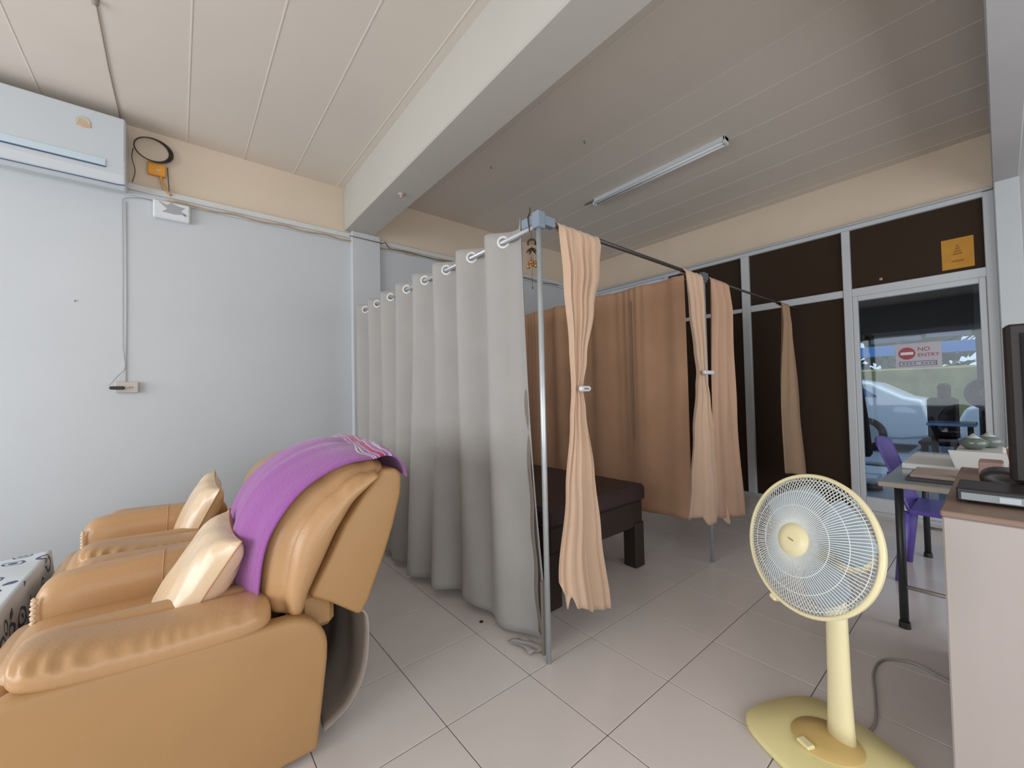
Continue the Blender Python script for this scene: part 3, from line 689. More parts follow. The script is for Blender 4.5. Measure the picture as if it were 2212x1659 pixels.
# ------------------------------------------------------------------ air conditioner and wall fittings
ac = thing('air_conditioner', (-1.5, YW, 2.84), 'white wall mounted air conditioner at the top left corner', 'air conditioner')
prof = [(YW-0.002, 2.66), (YW-0.002, 3.09), (YW-0.18, 3.09), (YW-0.205, 3.075), (YW-0.212, 2.80), (YW-0.208, 2.70), (YW-0.19, 2.64), (YW-0.14, 2.625)]
MB().prism(prof, 'x', -1.96, -1.01).build('body', ACW, ac, bevel=0.012)
MB().bbox(-1.955, -1.013, YW-0.2175, YW-0.203, 2.79, 3.083, b=0.007).build('front_panel', ACW, ac)
MB().bbox(-1.87, -1.105, YW-0.217, YW-0.20, 2.735, 2.781, b=0.002).build('air_flap', mat('flap_plastic', '#c2d2dc', 0.35), ac)
MB().box(-1.87, -1.105, YW-0.218, YW-0.208, 2.728, 2.7335).build('flap_shade_strip', BLUEL, ac)  # thin strip coloured as the shadow line below the flap
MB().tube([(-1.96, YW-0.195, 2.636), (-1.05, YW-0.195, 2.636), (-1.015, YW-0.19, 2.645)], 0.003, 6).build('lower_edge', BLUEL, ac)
M = frame_of((-1.205, YW-0.219, 2.985), (0, -1, 0))
stk = MB().lathe([(0.034, 0.0), (0.034, 0.001)], M, 28).build('round_sticker', mat('sticker_gold', '#b9b39a', 0.5), ac)
MB().torus(0.024, 0.002, frame_of((-1.205, YW-0.2205, 2.985), (0, -1, 0)), 28, 5).build('sticker_ring', mat('sticker_white', '#d8d8cf', 0.5), ac)
MB().bbox(-1.237, -1.173, YW-0.2225, YW-0.2195, 2.955, 2.975, b=0.001).build('sticker_band', mat('sticker_peach', '#d0a583', 0.5), ac)

coil = thing('cable_coil', (-0.88, YW-0.02, 3.03), 'coil of black cable hanging beside the air conditioner', 'cable')
for k in range(4):
    rr = 0.088+0.003*k; M = frame_of((-0.885+0.004*k, YW-0.03-0.006*k, 3.015-0.003*k), (0.1, -1, 0.1)) @ Matrix.Diagonal((1.10, 0.98-0.02*k, 1, 1))
    MB().torus(rr, 0.0038, M, 48, 6).build('loop', BLACK, coil, smooth=True)
MB().tube(spline([(-0.985, YW-0.03, 2.99), (-0.992, YW-0.03, 2.92), (-0.975, YW-0.03, 2.83), (-0.99, YW-0.035, 2.74)], 6), 0.0028, 6).build('loose_end', DSTEEL, coil, smooth=True)
ob = thing('orange_box', (-0.85, YW, 2.87), 'small orange plastic junction box on the cream wall band', 'junction box')
MB().bbox(-0.91, -0.81, YW-0.035, YW, 2.835, 2.925, b=0.006).build('body', ORANGE, ob)
MB().bbox(-0.865, -0.835, YW-0.040, YW-0.033, 2.868, 2.874, b=0.001).build('latch', WHITEP, ob)
MB().tube(spline([(-0.835, YW-0.02, 2.835), (-0.83, YW-0.03, 2.79), (-0.805, YW-0.04, 2.735), (-0.78, YW-0.045, 2.705)], 6), 0.009, 8).build('tail_cable', mat('orange_cord', '#c79a5c', 0.6), ob, smooth=True)
MB().tube(spline([(-0.80, YW-0.01, 2.92), (-0.795, YW-0.02, 2.83), (-0.79, YW-0.04, 2.735)], 6), 0.003, 6).build('side_cable', DSTEEL, ob, smooth=True)
# wrapped gadget under the ledge
wg = thing('white_junction_box', (-0.75, YW, 2.60), 'white box with a scrap of grey plastic and blue mark under the ledge', 'junction box')
MB().bbox(-0.88, -0.668, YW-0.05, YW, 2.525, 2.655, b=0.010).build('body', WHITEP, wg)
sc_pts = [(-0.85, 2.64), (-0.80, 2.625), (-0.78, 2.645), (-0.74, 2.63), (-0.70, 2.625), (-0.725, 2.60), (-0.70, 2.575), (-0.76, 2.565), (-0.83, 2.57), (-0.80, 2.595)]
MB().prism(sc_pts, 'y', YW-0.053, YW-0.0495).build('grey_scrap', mat('grey_film', '#a3a4a8', 0.5), wg)
MB().prism([(-0.712, 2.575), (-0.70, 2.582), (-0.688, 2.572), (-0.70, 2.562)], 'y', YW-0.053, YW-0.0495).build('blue_mark', mat('blue_ink', '#6a93bd', 0.6), wg)
# cables down to the socket
wire = thing('wall_cable', (-1.04, YW, 2.0), 'pair of thin white cables running down the wall to the socket', 'cable')
MB().tube(spline([(-0.83, YW-0.012, 2.632), (-0.90, YW-0.012, 2.648), (-0.98, YW-0.012, 2.640), (-1.033, YW-0.012, 2.618), (-1.04, YW-0.01, 2.55), (-1.037, YW-0.01, 2.1), (-1.036, YW-0.01, 1.6), (-1.026, YW-0.01, 1.43), (-1.06, YW-0.02, 1.37), (-1.103, YW-0.03, 1.30)], 6), 0.0025, 6).build('dark_cable', mat('grey_cable', '#a4a7a9', 0.6), wire, smooth=True)
MB().tube([(-1.025, YW-0.006, 2.60), (-1.022, YW-0.006, 1.9), (-1.024, YW-0.006, 1.32)], 0.004, 6).build('white_cable', TRIMW, wire, smooth=True)
so_ = thing('wall_socket', (-1.02, YW, 1.29), 'beige wall socket with a black adapter plugged in', 'socket')
MB().bbox(-1.075, -0.955, YW-0.035, YW, 1.25, 1.325, b=0.005).build('plate', mat('socket_beige', '#c4bbb3', 0.5), so_)
MB().bbox(-1.10, -1.025, YW-0.075, YW-0.030, 1.272, 1.294, b=0.006).build('adapter', BLACK, so_)
for dx in (0, 0.012): MB().bbox(-1.002+dx, -0.996+dx, YW-0.037, YW-0.033, 1.284, 1.29, b=0.001).build('slot', DSTEEL, so_)
nl = MB().lathe([(0.006, 0), (0.004, 0.008), (0.0015, 0.012)], frame_of((-1.27, YW-0.001, 1.865), (0, -1, 0)), 10).build('wall_plug', mat('plug_pale', '#b5b0b2', 0.7), smooth=True); tag(nl, 'tiny plug left in the blank wall below the air conditioner', 'wall plug')
# cable along the ledge
lw = MB()
pts = [(0.50, YW-0.06, 2.70), (0.82, YW-0.065, 2.695), (0.85, YW-0.045, 2.72), (0.90, YW-0.04, 2.665)]
for k in range(26): pts.append((0.95+k*0.095, YW-0.04, 2.668+0.006*math.sin(k*1.1)))
lw.tube(pts, 0.0045, 6)
lwo = lw.build('ledge_cable', mat('brown_cable', '#6f6152', 0.7), smooth=True); tag(lwo, 'thin brown cable running along the ledge past the beam', 'cable')
# hook with wire on ceiling
ch = thing('ceiling_cable', (-1.03, 2.0, ZC), 'thin grey cable along the ceiling joint, ending at a small hook', 'cable')
MB().tube([(-1.052, 1.47, ZC-0.004), (-1.055, 2.0, ZC-0.004), (-1.05, 2.42, ZC-0.004), (-1.045, 2.59, ZC-0.01)], 0.0035, 6).build('cable', mat('beige_cable', '#9f9384', 0.7), ch, smooth=True)
MB().lathe([(0.004, ZC-0.028), (0.014, ZC-0.022), (0.012, ZC-0.008), (0.016, ZC)], Matrix.Translation((-1.052, 1.46, 0)), 12).build('hook_base', mat('hook_grey', '#8f877e', 0.5), ch, smooth=True)
bs = MB().lathe([(0.026, 0), (0.024, 0.008), (0.011, 0.012), (0.009, 0.03)], frame_of((0.60, 1.62, ZB-0.001), (0, 0, -1), (1, 0, 0)), 18).build('beam_rosette', mat('rosette_pink', '#b9a49b', 0.6), smooth=True); tag(bs, 'small round fitting on the underside of the beam', 'fitting')
# ceiling light
lt_ = thing('ceiling_light', (2.57, 0.65, ZC), 'white twin batten fluorescent lamp on the dim ceiling, switched off', 'ceiling light')
MB().bbox(2.535, 2.605, 0.0, 1.30, ZC-0.035, ZC+0.001, b=0.004).build('housing', WHITEP, lt_)
MB().tube([(2.552, 0.02, ZC-0.045), (2.552, 1.28, ZC-0.045)], 0.012, 10).build('tube', WHITEP, lt_, smooth=True)
MB().tube([(2.590, 0.02, ZC-0.045), (2.590, 1.28, ZC-0.045)], 0.012, 10).build('tube', WHITEP, lt_, smooth=True)
for yy in (0.0, 1.285): MB().bbox(2.535, 2.605, yy, yy+0.015, ZC-0.058, ZC, b=0.002).build('end_cap', WHITEP, lt_)
for ya, yb_ in ((0.03, 0.09), (0.75, 0.85), (1.20, 1.27)): MB().box(2.568, 2.574, ya, yb_, ZC-0.045, ZC-0.034).build('dark_slot', BLACK, lt_)
MB().tube([(2.565, 1.30, ZC-0.02), (2.56, 1.36, ZC-0.006), (2.57, 1.43, ZC-0.003)], 0.004, 6).build('supply_wire', DSTEEL, lt_, smooth=True)
for (hx, hy) in ((1.35, 1.45), (1.72, 0.72)):
    h_ = MB().tube([(hx, hy, ZC+0.002), (hx+0.003, hy, ZC-0.014), (hx+0.012, hy, ZC-0.02)], 0.003, 6).build('ceiling_hook', DSTEEL, smooth=True)
    tag(h_, 'small dark hook screwed into the dim ceiling '+('above the grey curtain' if hx < 1.5 else 'above the front pole bracket'), 'hook')
# poster and dot on the transom pane
po = thing('yellow_poster', (XG-0.004, -1.11, 2.26), 'square amber paper with a faint triangular print stuck on the transom pane', 'poster')
MB().box(XG-0.003, XG-0.001, -1.20, -1.02, 2.135, 2.385).build('sheet', mat('amber_paper', '#c08a35', 0.8, var=0.06, scale=14), po)
INK = mat('brown_ink', '#9c6a28', 0.8)
for k in range(4): MB().box(XG-0.0036, XG-0.003, -1.11-0.008-0.006*k, -1.11+0.008+0.006*k, 2.315-0.022*k, 2.330-0.022*k).build('print_row', INK, po)
MB().box(XG-0.0036, XG-0.003, -1.145, -1.075, 2.19, 2.205).build('print_row', INK, po)
dt = MB().bbox(XG-0.004, XG-0.001, -0.648, -0.626, 2.146, 2.168, b=0.001).build('sticker_dot', mat('dot_beige', '#b98f70', 0.7)); tag(dt, 'small beige sticker on the dark pane above the door', 'sticker')

# NO ENTRY sign on the glass door
sg = thing('no_entry_sign', (XG-0.006, -0.85, 1.44), 'white NO ENTRY sign with red circle on the glass door', 'sign')
MB().bbox(XG-0.008, XG-0.003, -0.995, -0.71, 1.335, 1.550, b=0.001).build('board', mat('sign_white', '#b7b7c0', 0.6), sg)
REDS = mat('sign_red', '#a04a55', 0.6)
MB().lathe([(0.053, 0), (0.053, 0.002)], frame_of((XG-0.008, -0.785, 1.462), (-1, 0, 0)), 32).build('red_disc', REDS, sg)
MB().box(XG-0.0115, XG-0.010, -0.825, -0.745, 1.450, 1.474).build('white_bar', mat('sign_bar', '#dcdada', 0.6), sg)
def text(s, loc, size, m, parent, nm):
    c = bpy.data.curves.new(nm, 'FONT'); c.body = s; c.size = size; c.extrude = 0.0006; c.align_x = 'LEFT'
    o = bpy.data.objects.new(nm+'_c', c); COL.objects.link(o)
    bpy.context.view_layer.update()
    me = bpy.data.meshes.new_from_object(o); bpy.data.objects.remove(o)
    # local x -> -Y world, local y -> Z, local z -> -X
    wl_ = world_loc(parent)
    for v in me.vertices:
        x, y, z = v.co; p = Vector((loc[0]-z, loc[1]-x, loc[2]+y))-wl_; v.co = p
    me.materials.clear(); me.materials.append(m)
    q = bpy.data.objects.new(nm, me); COL.objects.link(q); q.parent = parent
    return q
text('NO', (XG-0.009, -0.852, 1.478), 0.048, REDS, sg, 'lettering')
text('ENTRY', (XG-0.009, -0.852, 1.430), 0.042, REDS, sg, 'lettering')
b = MB(); M4 = mat('sign_dark', '#4e4a5e', 0.6)
b.box(XG-0.0095, XG-0.008, -0.965, -0.735, 1.388, 1.392); b.box(XG-0.0095, XG-0.008, -0.965, -0.735, 1.352, 1.356)
b.box(XG-0.0095, XG-0.008, -0.965, -0.961, 1.352, 1.392); b.box(XG-0.0095, XG-0.008, -0.739, -0.735, 1.352, 1.392)
b.build('box_outline', M4, sg)
for k in range(9):
    if k == 4: continue
    MB().box(XG-0.0095, XG-0.008, -0.958+k*0.0235, -0.958+k*0.0235+0.016, 1.364, 1.381).build('small_character', mat('sign_grey', '#8884a0', 0.6), sg)

# ------------------------------------------------------------------ pedestal fan
fan = thing('standing_fan', (0.905, -0.925, 0), 'cream yellow pedestal fan with white wire grille at lower right', 'fan')
az, el = 2.6864, 0.2697
fn_ = Vector((math.cos(el)*math.cos(az), math.cos(el)*math.sin(az), math.sin(el))); fc = Vector((0.758, -0.907, 0.704))
FM = frame_of(fc, fn_)
dirh = Vector((math.cos(az), math.sin(az), 0)); side = Vector((-dirh.y, dirh.x, 0))
bc = Vector((0.885, -0.905, 0))
def basep(a, r, z):
    ca, sa = math.cos(a), math.sin(a); k = 2/3.3
    return bc+dirh*(r*0.195*math.copysign(abs(ca)**k, ca))+side*(r*0.205*math.copysign(abs(sa)**k, sa))+Vector((0, 0, z))
def basemesh(prof, n=64, cc=None):
    vs = []; fs = []
    for r, z in prof:
        for k in range(n): vs.append(basep(2*PI*k/n, r, z))
    for i in range(len(prof)-1):
        for k in range(n): fs.append((i*n+k, i*n+(k+1) % n, (i+1)*n+(k+1) % n, (i+1)*n+k))
    fs.append(tuple(range(n))[::-1]); fs.append(tuple((len(prof)-1)*n+k for k in range(n)))
    return MB().add(vs, fs)
basemesh([(0.97, 0.0), (1.0, 0.006), (1.0, 0.016), (0.965, 0.024), (0.5, 0.034), (0.02, 0.036)]).build('base', FANB, fan, smooth=True)
MB().lathe([(0.10, 0.030), (0.095, 0.038), (0.06, 0.044), (0.05, 0.046)], Matrix.Translation((0.885, -0.905, 0)), 36).build('base_dome', FANA, fan, smooth=True)
cx0, cy0 = 0.925, -0.935
vs = []; fs = []; n = 28; pr = [(0.040, 0.040), (0.037, 0.10), (0.033, 0.22), (0.031, 0.40), (0.029, 0.56)]
for r, z in pr:
    for k in range(n):
        a = 2*PI*k/n; vs.append(Vector((cx0, cy0, z))+dirh*(r*0.75*math.cos(a))+side*(r*1.05*math.sin(a)))
for i in range(len(pr)-1):
    for k in range(n): fs.append((i*n+k, i*n+(k+1) % n, (i+1)*n+(k+1) % n, (i+1)*n+k))
fs.append(tuple(range(n))[::-1]); fs.append(tuple((len(pr)-1)*n+k for k in range(n)))
MB().add(vs, fs).build('column', FANY, fan, smooth=True)
Mk = Matrix.Translation(Vector((cx0, cy0, 0.155))-side*0.03+dirh*-0.006)
MB().bbox(-0.010, 0.010, -0.004, 0.006, -0.035, 0.04, b=0.003, M=Mk).build('rating_sticker', mat('pale_label', '#c9cdd4', 0.5), fan)
Mk = Matrix.Translation(bc+dirh*0.085+Vector((0, 0, 0.038))) @ Matrix.Rotation(az, 4, 'Z')
MB().bbox(-0.015, 0.015, -0.022, 0.022, 0.0, 0.012, b=0.004, M=Mk).build('switch', mat('pale_yellow_switch', '#e6dcae', 0.4), fan)
# neck + motor
MB().tube([(cx0, cy0, 0.54), (cx0-0.005, cy0, 0.62), tuple(FM @ Vector((0, 0, -0.16)))], [0.028, 0.026, 0.035], 16).build('neck', FANY, fan, smooth=True)
MB().lathe([(0.02, -0.215), (0.055, -0.205), (0.065, -0.17), (0.065, -0.09), (0.05, -0.075)], FM, 28).build('motor_housing', FANY, fan, smooth=True)
RR = 0.205
MB().torus(RR, 0.0065, FM @ Matrix.Diagonal((1, 1, 1.6, 1)), 96, 10).build('guard_rim', FANY, fan, smooth=True)
MB().lathe([(RR-0.004, -0.012), (RR+0.004, -0.012), (RR+0.004, 0.008), (RR-0.004, 0.008), (RR-0.004, -0.012)], FM, 96, cap=False).build('rim_band', FANY, fan, smooth=True)
def wires(sign, dep, hub, cnt, nm, m, rad=0.0011):
    w0 = MB()
    P0 = []
    for k in range(7):
        t = k/6; r = hub+(RR-hub)*t; z = dep*(1-t**2.6) if sign > 0 else dep*(1-max(0, (t-0.25)/0.75)**3.2)
        P0.append((r, sign*z))
    a = 0
    w0.tube([FM @ Vector((r, 0, z)) for r, z in P0], rad, 5)
    first = w0.build(nm, m, fan, smooth=True)
    me = first.data
    # rotate shared mesh about the fan axis
    off = Matrix.Translation(-world_loc(fan))
    for i in range(1, cnt):
        ang = 2*PI*i/cnt
        Mr = off @ FM @ Matrix.Rotation(ang, 4, 'Z') @ FM.inverted() @ off.inverted()
        o = bpy.data.objects.new(nm, me); COL.objects.link(o); o.parent = fan; o.matrix_local = Mr
    return P0
wires(1, 0.055, 0.040, 120, 'front_wire', FANW, 0.0014)
wires(-1, 0.065, 0.045, 90, 'rear_wire', FANW, 0.0013)
def zf(r): t = (r-0.04)/(RR-0.04); return 0.055*(1-t**2.6)
def zr(r): t = (r-0.045)/(RR-0.045); return -0.065*(1-max(0, (t-0.25)/0.75)**3.2)
for r in (0.105, 0.150, 0.19): MB().torus(r, 0.0013, FM @ Matrix.Translation((0, 0, zf(r)-0.001)), 72, 5).build('ring_wire', FANW, fan, smooth=True)
for r in (0.12, 0.18): MB().torus(r, 0.0013, FM @ Matrix.Translation((0, 0, zr(r))), 72, 5).build('ring_wire', FANW, fan, smooth=True)
hc = MB().lathe([(0.048, 0.048), (0.050, 0.054), (0.048, 0.061), (0.024, 0.065), (0.001, 0.0655)], FM, 40).build('hub_badge', FANY, fan, smooth=True)
MB().bbox(-0.010, 0.010, -0.002, 0.002, 0.0645, 0.067, b=0.0005, M=FM @ Matrix.Rotation(-0.25, 4, 'Z')).build('badge_print', mat('badge_ink', '#a08f6a', 0.5), hc)
MB().lathe([(0.034, -0.02), (0.034, 0.015), (0.028, 0.022), (0.001, 0.024)], FM, 28).build('blade_hub', BLADE, fan, smooth=True)
for k in range(4):
    b = MB()
    def bf(u, v, k=k):
        r = 0.03+0.145*u; a0 = 2*PI*k/4+0.3; wdt = 0.35+1.10*math.sin(PI*min(1, u*0.75+0.12)); a = a0+(v-0.5)*wdt+0.35*u
        return tuple(FM @ Vector((r*math.cos(a), r*math.sin(a), -0.012+0.045*(v-0.5))))
    b.grid(bf, 16, 14).build('blade', BLADE, fan, smooth=True, solid=0.002)
Mk = FM @ Matrix.Rotation(-PI/2-0.35, 4, 'Z') @ Matrix.Translation((RR+0.006, 0, 0))
MB().bbox(-0.004, 0.010, -0.012, 0.012, -0.01, 0.012, b=0.003, M=Mk).build('rim_clip', FANY, fan)
cord = MB().tube(spline([(1.04, -0.97, 0.006), (1.14, -0.985, 0.006), (1.30, -0.96, 0.006), (1.47, -0.93, 0.006), (1.60, -0.945, 0.006), (1.66, -1.03, 0.006), (1.62, -1.12, 0.006), (1.60, -1.18, 0.006)], 10), 0.0045, 8).build('power_cord', mat('grey_cord', '#a09893', 0.6), smooth=True)
tag(cord, 'thin grey cord curling over the tiles behind the fan', 'cord')

# ------------------------------------------------------------------ cabinet, table, things on them
cb = thing('cabinet', (1.4, -1.34, 0), 'pale pinkish laminate cabinet with brown top at the right edge', 'cabinet')
MB().bbox(0.955, 1.90, -1.50, -1.183, 0.0, 0.805, b=0.004).build('body', PINKW, cb)
MB().bbox(0.95, 1.905, -1.505, -1.180, 0.805, 0.822, b=0.003).build('top', BROWNT, cb)
dp = thing('disc_player', (1.20, -1.29, 0.822), 'black disc player with silver front strip on the cabinet top', 'player')
MB().bbox(1.10, 1.27, -1.40, -1.205, 0.828, 0.868, b=0.004).build('body', BLACK, dp)
MB().bbox(1.094, 1.10, -1.39, -1.215, 0.834, 0.856, b=0.001).build('front_strip', mat('silver_strip', '#8f9698', 0.35, metal=0.4), dp)
MB().bbox(1.090, 1.095, -1.33, -1.29, 0.837, 0.853, b=0.001).build('display', mat('pale_display', '#c3cdd2', 0.3), dp)
for (a, b_) in ((1.12, -1.22), (1.25, -1.22), (1.12, -1.38), (1.25, -1.38)): MB().lathe([(0.008, 0.822), (0.008, 0.829)], Matrix.Translation((a, b_, 0)), 10).build('foot', BLACK, dp)
bgk = MB(); src = superell_roll(1.36, 1.50, -1.30, 0.86, 0.055, 0.032, p=2.2); src.build('black_pouch', BLACK, smooth=True)
tag(bpy.context.scene.objects['black_pouch'], 'soft black pouch lying behind the disc player', 'pouch')
# television at the right edge, turned away
tv = thing('television', (1.42, -1.36, 0.822), 'dark flat television standing on the cabinet, cut by the right edge', 'television')
Mt = Matrix.Translation((1.30, -1.365, 0)) @ Matrix.Rotation(math.radians(12), 4, 'Z')
MB().bbox(0.0, 0.05, -0.56, 0.045, 0.87, 1.37, b=0.008, M=Mt).build('casing', BLACK, tv)
MB().bbox(-0.004, 0.001, -0.53, 0.02, 0.90, 1.34, b=0.001, M=Mt).build('screen', mat('screen_black', '#120e12', 0.12), tv)
MB().bbox(-0.05, 0.10, -0.28, -0.02, 0.822, 0.875, b=0.006, M=Mt).build('stand', BLACK, tv)

tb_ = thing('glass_table', (2.6, -1.05, 0), 'narrow table with glass top and dark steel legs behind the cabinet', 'table')
MB().bbox(1.93, 3.30, -1.30, -0.905, 0.695, 0.715, b=0.003).build('top', mat('table_top_grey', '#98a0a4', 0.12, spec=0.7), tb_)
MB().bbox(1.925, 1.935, -1.30, -0.90, 0.690, 0.712, b=0.002).build('edge_band', mat('edge_beige', '#b5a898', 0.4), tb_)
for (lx, ly) in ((2.0, -0.965), (3.24, -0.945), (2.0, -1.27), (3.24, -1.27)):
    MB().tube([(lx, ly, 0.0), (lx, ly, 0.695)], 0.017, 12).build('leg', mat('dark_grey_steel', '#3e4043', 0.4, metal=0.5), tb_, smooth=True)
    MB().lathe([(0.023, 0), (0.021, 0.03)], Matrix.Translation((lx, ly, 0)), 12).build('foot_cap', BLACK, tb_)
MB().tube([(2.0, -0.965, 0.20), (2.0, -1.27, 0.20)], 0.010, 8).build('rail', mat('pale_steel', '#a8a29c', 0.4, metal=0.4), tb_, smooth=True)
MB().tube([(3.24, -0.945, 0.20), (3.24, -1.27, 0.20)], 0.010, 8).build('rail', STEEL, tb_, smooth=True)
MB().tube([(2.0, -1.27, 0.20), (3.24, -1.27, 0.20)], 0.010, 8).build('rail', STEEL, tb_, smooth=True)
# tray and papers
ty = thing('paper_tray', (2.15, -1.05, 0.715), 'shallow brown tray of papers at the near end of the table', 'tray')
MB().bbox(2.03, 2.34, -1.24, -0.985, 0.716, 0.728, b=0.002).build('tray', mat('tray_dark', '#463f44', 0.5), ty)
MB().bbox(2.06, 2.32, -1.22, -1.0, 0.729, 0.745, b=0.002).build('papers', mat('paper_beige', '#a79890', 0.8), ty)
ms = MB().bbox(2.05, 2.13, -1.23, -1.16, 0.7465, 0.775, b=0.012).build('black_purse', mat('purse', '#3a3336', 0.7)); tag(ms, 'small dark purse on the corner of the paper tray', 'purse')
pw = MB().bbox(2.42, 2.95, -1.30, -0.93, 0.716, 0.745, b=0.003).build('white_paper_stack', mat('bright_paper', '#dfe4e2', 0.7)); tag(pw, 'stack of bright white paper on the middle of the table', 'paper')
# containers near the cabinet's far end
wbx = thing('white_basket', (2.55, -1.22, 0.746), 'white plastic basket on the table beyond the cabinet', 'basket')
MB().prism([(-1.14, 0.7465), (-1.31, 0.7465), (-1.32, 0.84), (-1.115, 0.84)], 'x', 2.36, 2.385).build('front_wall', mat('basket_white', '#cfd0cc', 0.6), wbx)
for nm, a in (('body', (2.385, 2.75, -1.31, -1.135, 0.7465, 0.838)),): MB().bbox(*a, b=0.012).build(nm, mat('basket_white', '#cfd0cc', 0.6), wbx)
pk = MB().bbox(1.72, 1.86, -1.30, -1.235, 0.823, 0.87, b=0.004).build('pink_box', mat('pink_card', '#b99a94', 0.7)); tag(pk, 'small dusty pink box at the back of the cabinet top', 'box')
cp = thing('orange_cup', (1.80, -1.345, 0.822), 'orange-brown cup with pale rim at the back of the cabinet', 'cup')
MB().lathe([(0.024, 0.8225), (0.035, 0.90), (0.037, 0.925), (0.033, 0.925), (0.022, 0.83)], Matrix.Translation((1.80, -1.345, 0)), 20).build('body', mat('cup_orange', '#b5805a', 0.5), cp, smooth=True)
MB().torus(0.036, 0.003, Matrix.Translation((1.80, -1.345, 0.926)), 24, 6).build('rim', WHITEP, cp, smooth=True)
for k, (jx, jy, h, m, lb) in enumerate(((2.50, -1.20, 0.07, '#5f6b64', 'dark green glass bowl on the white basket, nearer the door stile'), (2.64, -1.25, 0.07, '#707a78', 'grey-green glass bowl on the white basket, nearer the television'))):
    jr = thing('glass_bowl', (jx, jy, 0.839), lb, 'bowl', 'glass bowls on the basket')
    gm = mat('bowl_glass_%d' % k, m, 0.15, spec=0.8)
    MB().lathe([(0.025, 0.839), (0.05, 0.86), (0.055, 0.839+h*0.6), (0.03, 0.839+h*0.85)], Matrix.Translation((jx, jy, 0)), 24).build('bowl', gm, jr, smooth=True)
    MB().lathe([(0.031, 0.839+h*0.85), (0.015, 0.839+h), (0.004, 0.839+h+0.012)], Matrix.Translation((jx, jy, 0)), 20).build('lid', mat('lid_pale', '#a9b2ae', 0.3), jr, smooth=True)

# purple plastic chair behind the table
pc = thing('plastic_chair', (3.15, -0.72, 0), 'purple moulded plastic chair between the glass door and the table', 'chair')
PURP = mat('purple_plastic', '#6455a8', 0.4); 
Mc = Matrix.Translation((3.2, -1.02, 0)) @ Matrix.Rotation(math.radians(0), 4, 'Z')
def bk_(u, v):
    y = -0.40+0.02+0.0*u
    x = 2.62+0.0; return (0, 0, 0)
# seat
MB().bbox(2.62, 3.05, -1.42, -0.98, 0.415, 0.44, b=0.012).build('seat', PURP, pc)
bk = MB()
def backf(u, v):
    e = 2*u-1; x = 2.835+e*(0.20+0.02*v)-0.0; y = -0.96+0.13*v+0.03*e*e*-1; z = 0.43+0.42*v-0.03*e*e*v
    return (x, y, z)
bk.grid(backf, 14, 12); bk.build('backrest', PURP, pc, smooth=True, solid=0.012)
for (a, b_) in ((2.66, -0.97), (3.02, -0.97), (2.66, -1.40), (3.02, -1.40)):
    MB().tube([(a, b_, 0.42), (a+(0.03 if a > 2.8 else -0.03), b_+(0.04 if b_ > -1.2 else -0.03), 0.0)], [0.028, 0.018], 8).build('leg', PURP, pc, smooth=True)
for a in (2.62, 3.05):
    MB().tube(spline([(a, -0.90, 0.64), (a, -1.15, 0.645), (a, -1.32, 0.63), (a, -1.37, 0.43)], 6), 0.017, 8).build('armrest', PURP, pc, smooth=True)

# ------------------------------------------------------------------ street side seen through the glass door
def oth(o, label, cat, group=None): return tag(o, label, cat, group)
pv = MB().box(XG+0.14, 7.4, -8, 6, -0.15, -0.01).build('floor_outside', mat('pavement', '#6f7f92', 0.5, var=0.06, scale=3)); struct(pv)
rd = MB().box(7.4, 30, -20, 20, -0.18, -0.05).build('road', mat('asphalt', '#5d6b80', 0.7, var=0.06, scale=2)); struct(rd, 'grey-blue road beyond the pavement outside the glass door')
kb = MB().bbox(7.3, 7.5, -8, 6, -0.16, 0.03, b=0.02).build('kerb', mat('kerb_dark', '#4a5260', 0.7)); struct(kb, 'dark kerb between pavement and road')
aw = thing('awning', (5.5, -1.0, 2.4), 'dark maroon awning over the pavement outside the glass door', 'awning')
MAR = mat('dark_maroon_canvas', '#241715', 0.9)
MB().prism([(4.35, 2.95), (6.5, 2.40), (6.5, 2.44), (4.35, 2.99)], 'y', -3.2, 3.0).add([], []) if False else None
b = MB(); b.add([(4.36, -3.2, 2.75), (6.5, -3.2, 2.42), (6.5, 2.6, 2.42), (4.36, 2.6, 2.75), (4.36, -3.2, 2.79), (6.5, -3.2, 2.46), (6.5, 2.6, 2.46), (4.36, 2.6, 2.79)], [(0, 1, 2, 3), (7, 6, 5, 4), (0, 4, 5, 1), (1, 5, 6, 2), (2, 6, 7, 3), (3, 7, 4, 0)]); b.build('roof', MAR, aw)
MB().box(6.48, 6.51, -3.2, 2.6, 1.80, 2.46).build('valance', MAR, aw)
MB().box(6.44, 6.47, -0.68, -0.205, 1.752, 1.806).build('white_gutter', mat('gutter_white', '#c6d4ea', 0.5), aw)
MB().box(6.44, 6.47, -1.10, -0.725, 1.775, 1.822).build('white_gutter', mat('gutter_white', '#c6d4ea', 0.5), aw)
for y in (-3.1, 2.5): MB().tube([(6.45, y, -0.01), (6.45, y, 2.42)], 0.03, 10).build('post', MAR, aw, smooth=True)
MB().bbox(6.30, 6.44, -1.42, -1.13, -0.01, 2.42, b=0.01).build('pillar_panel', mat('grey_pillar', '#4d4f50', 0.8), aw)
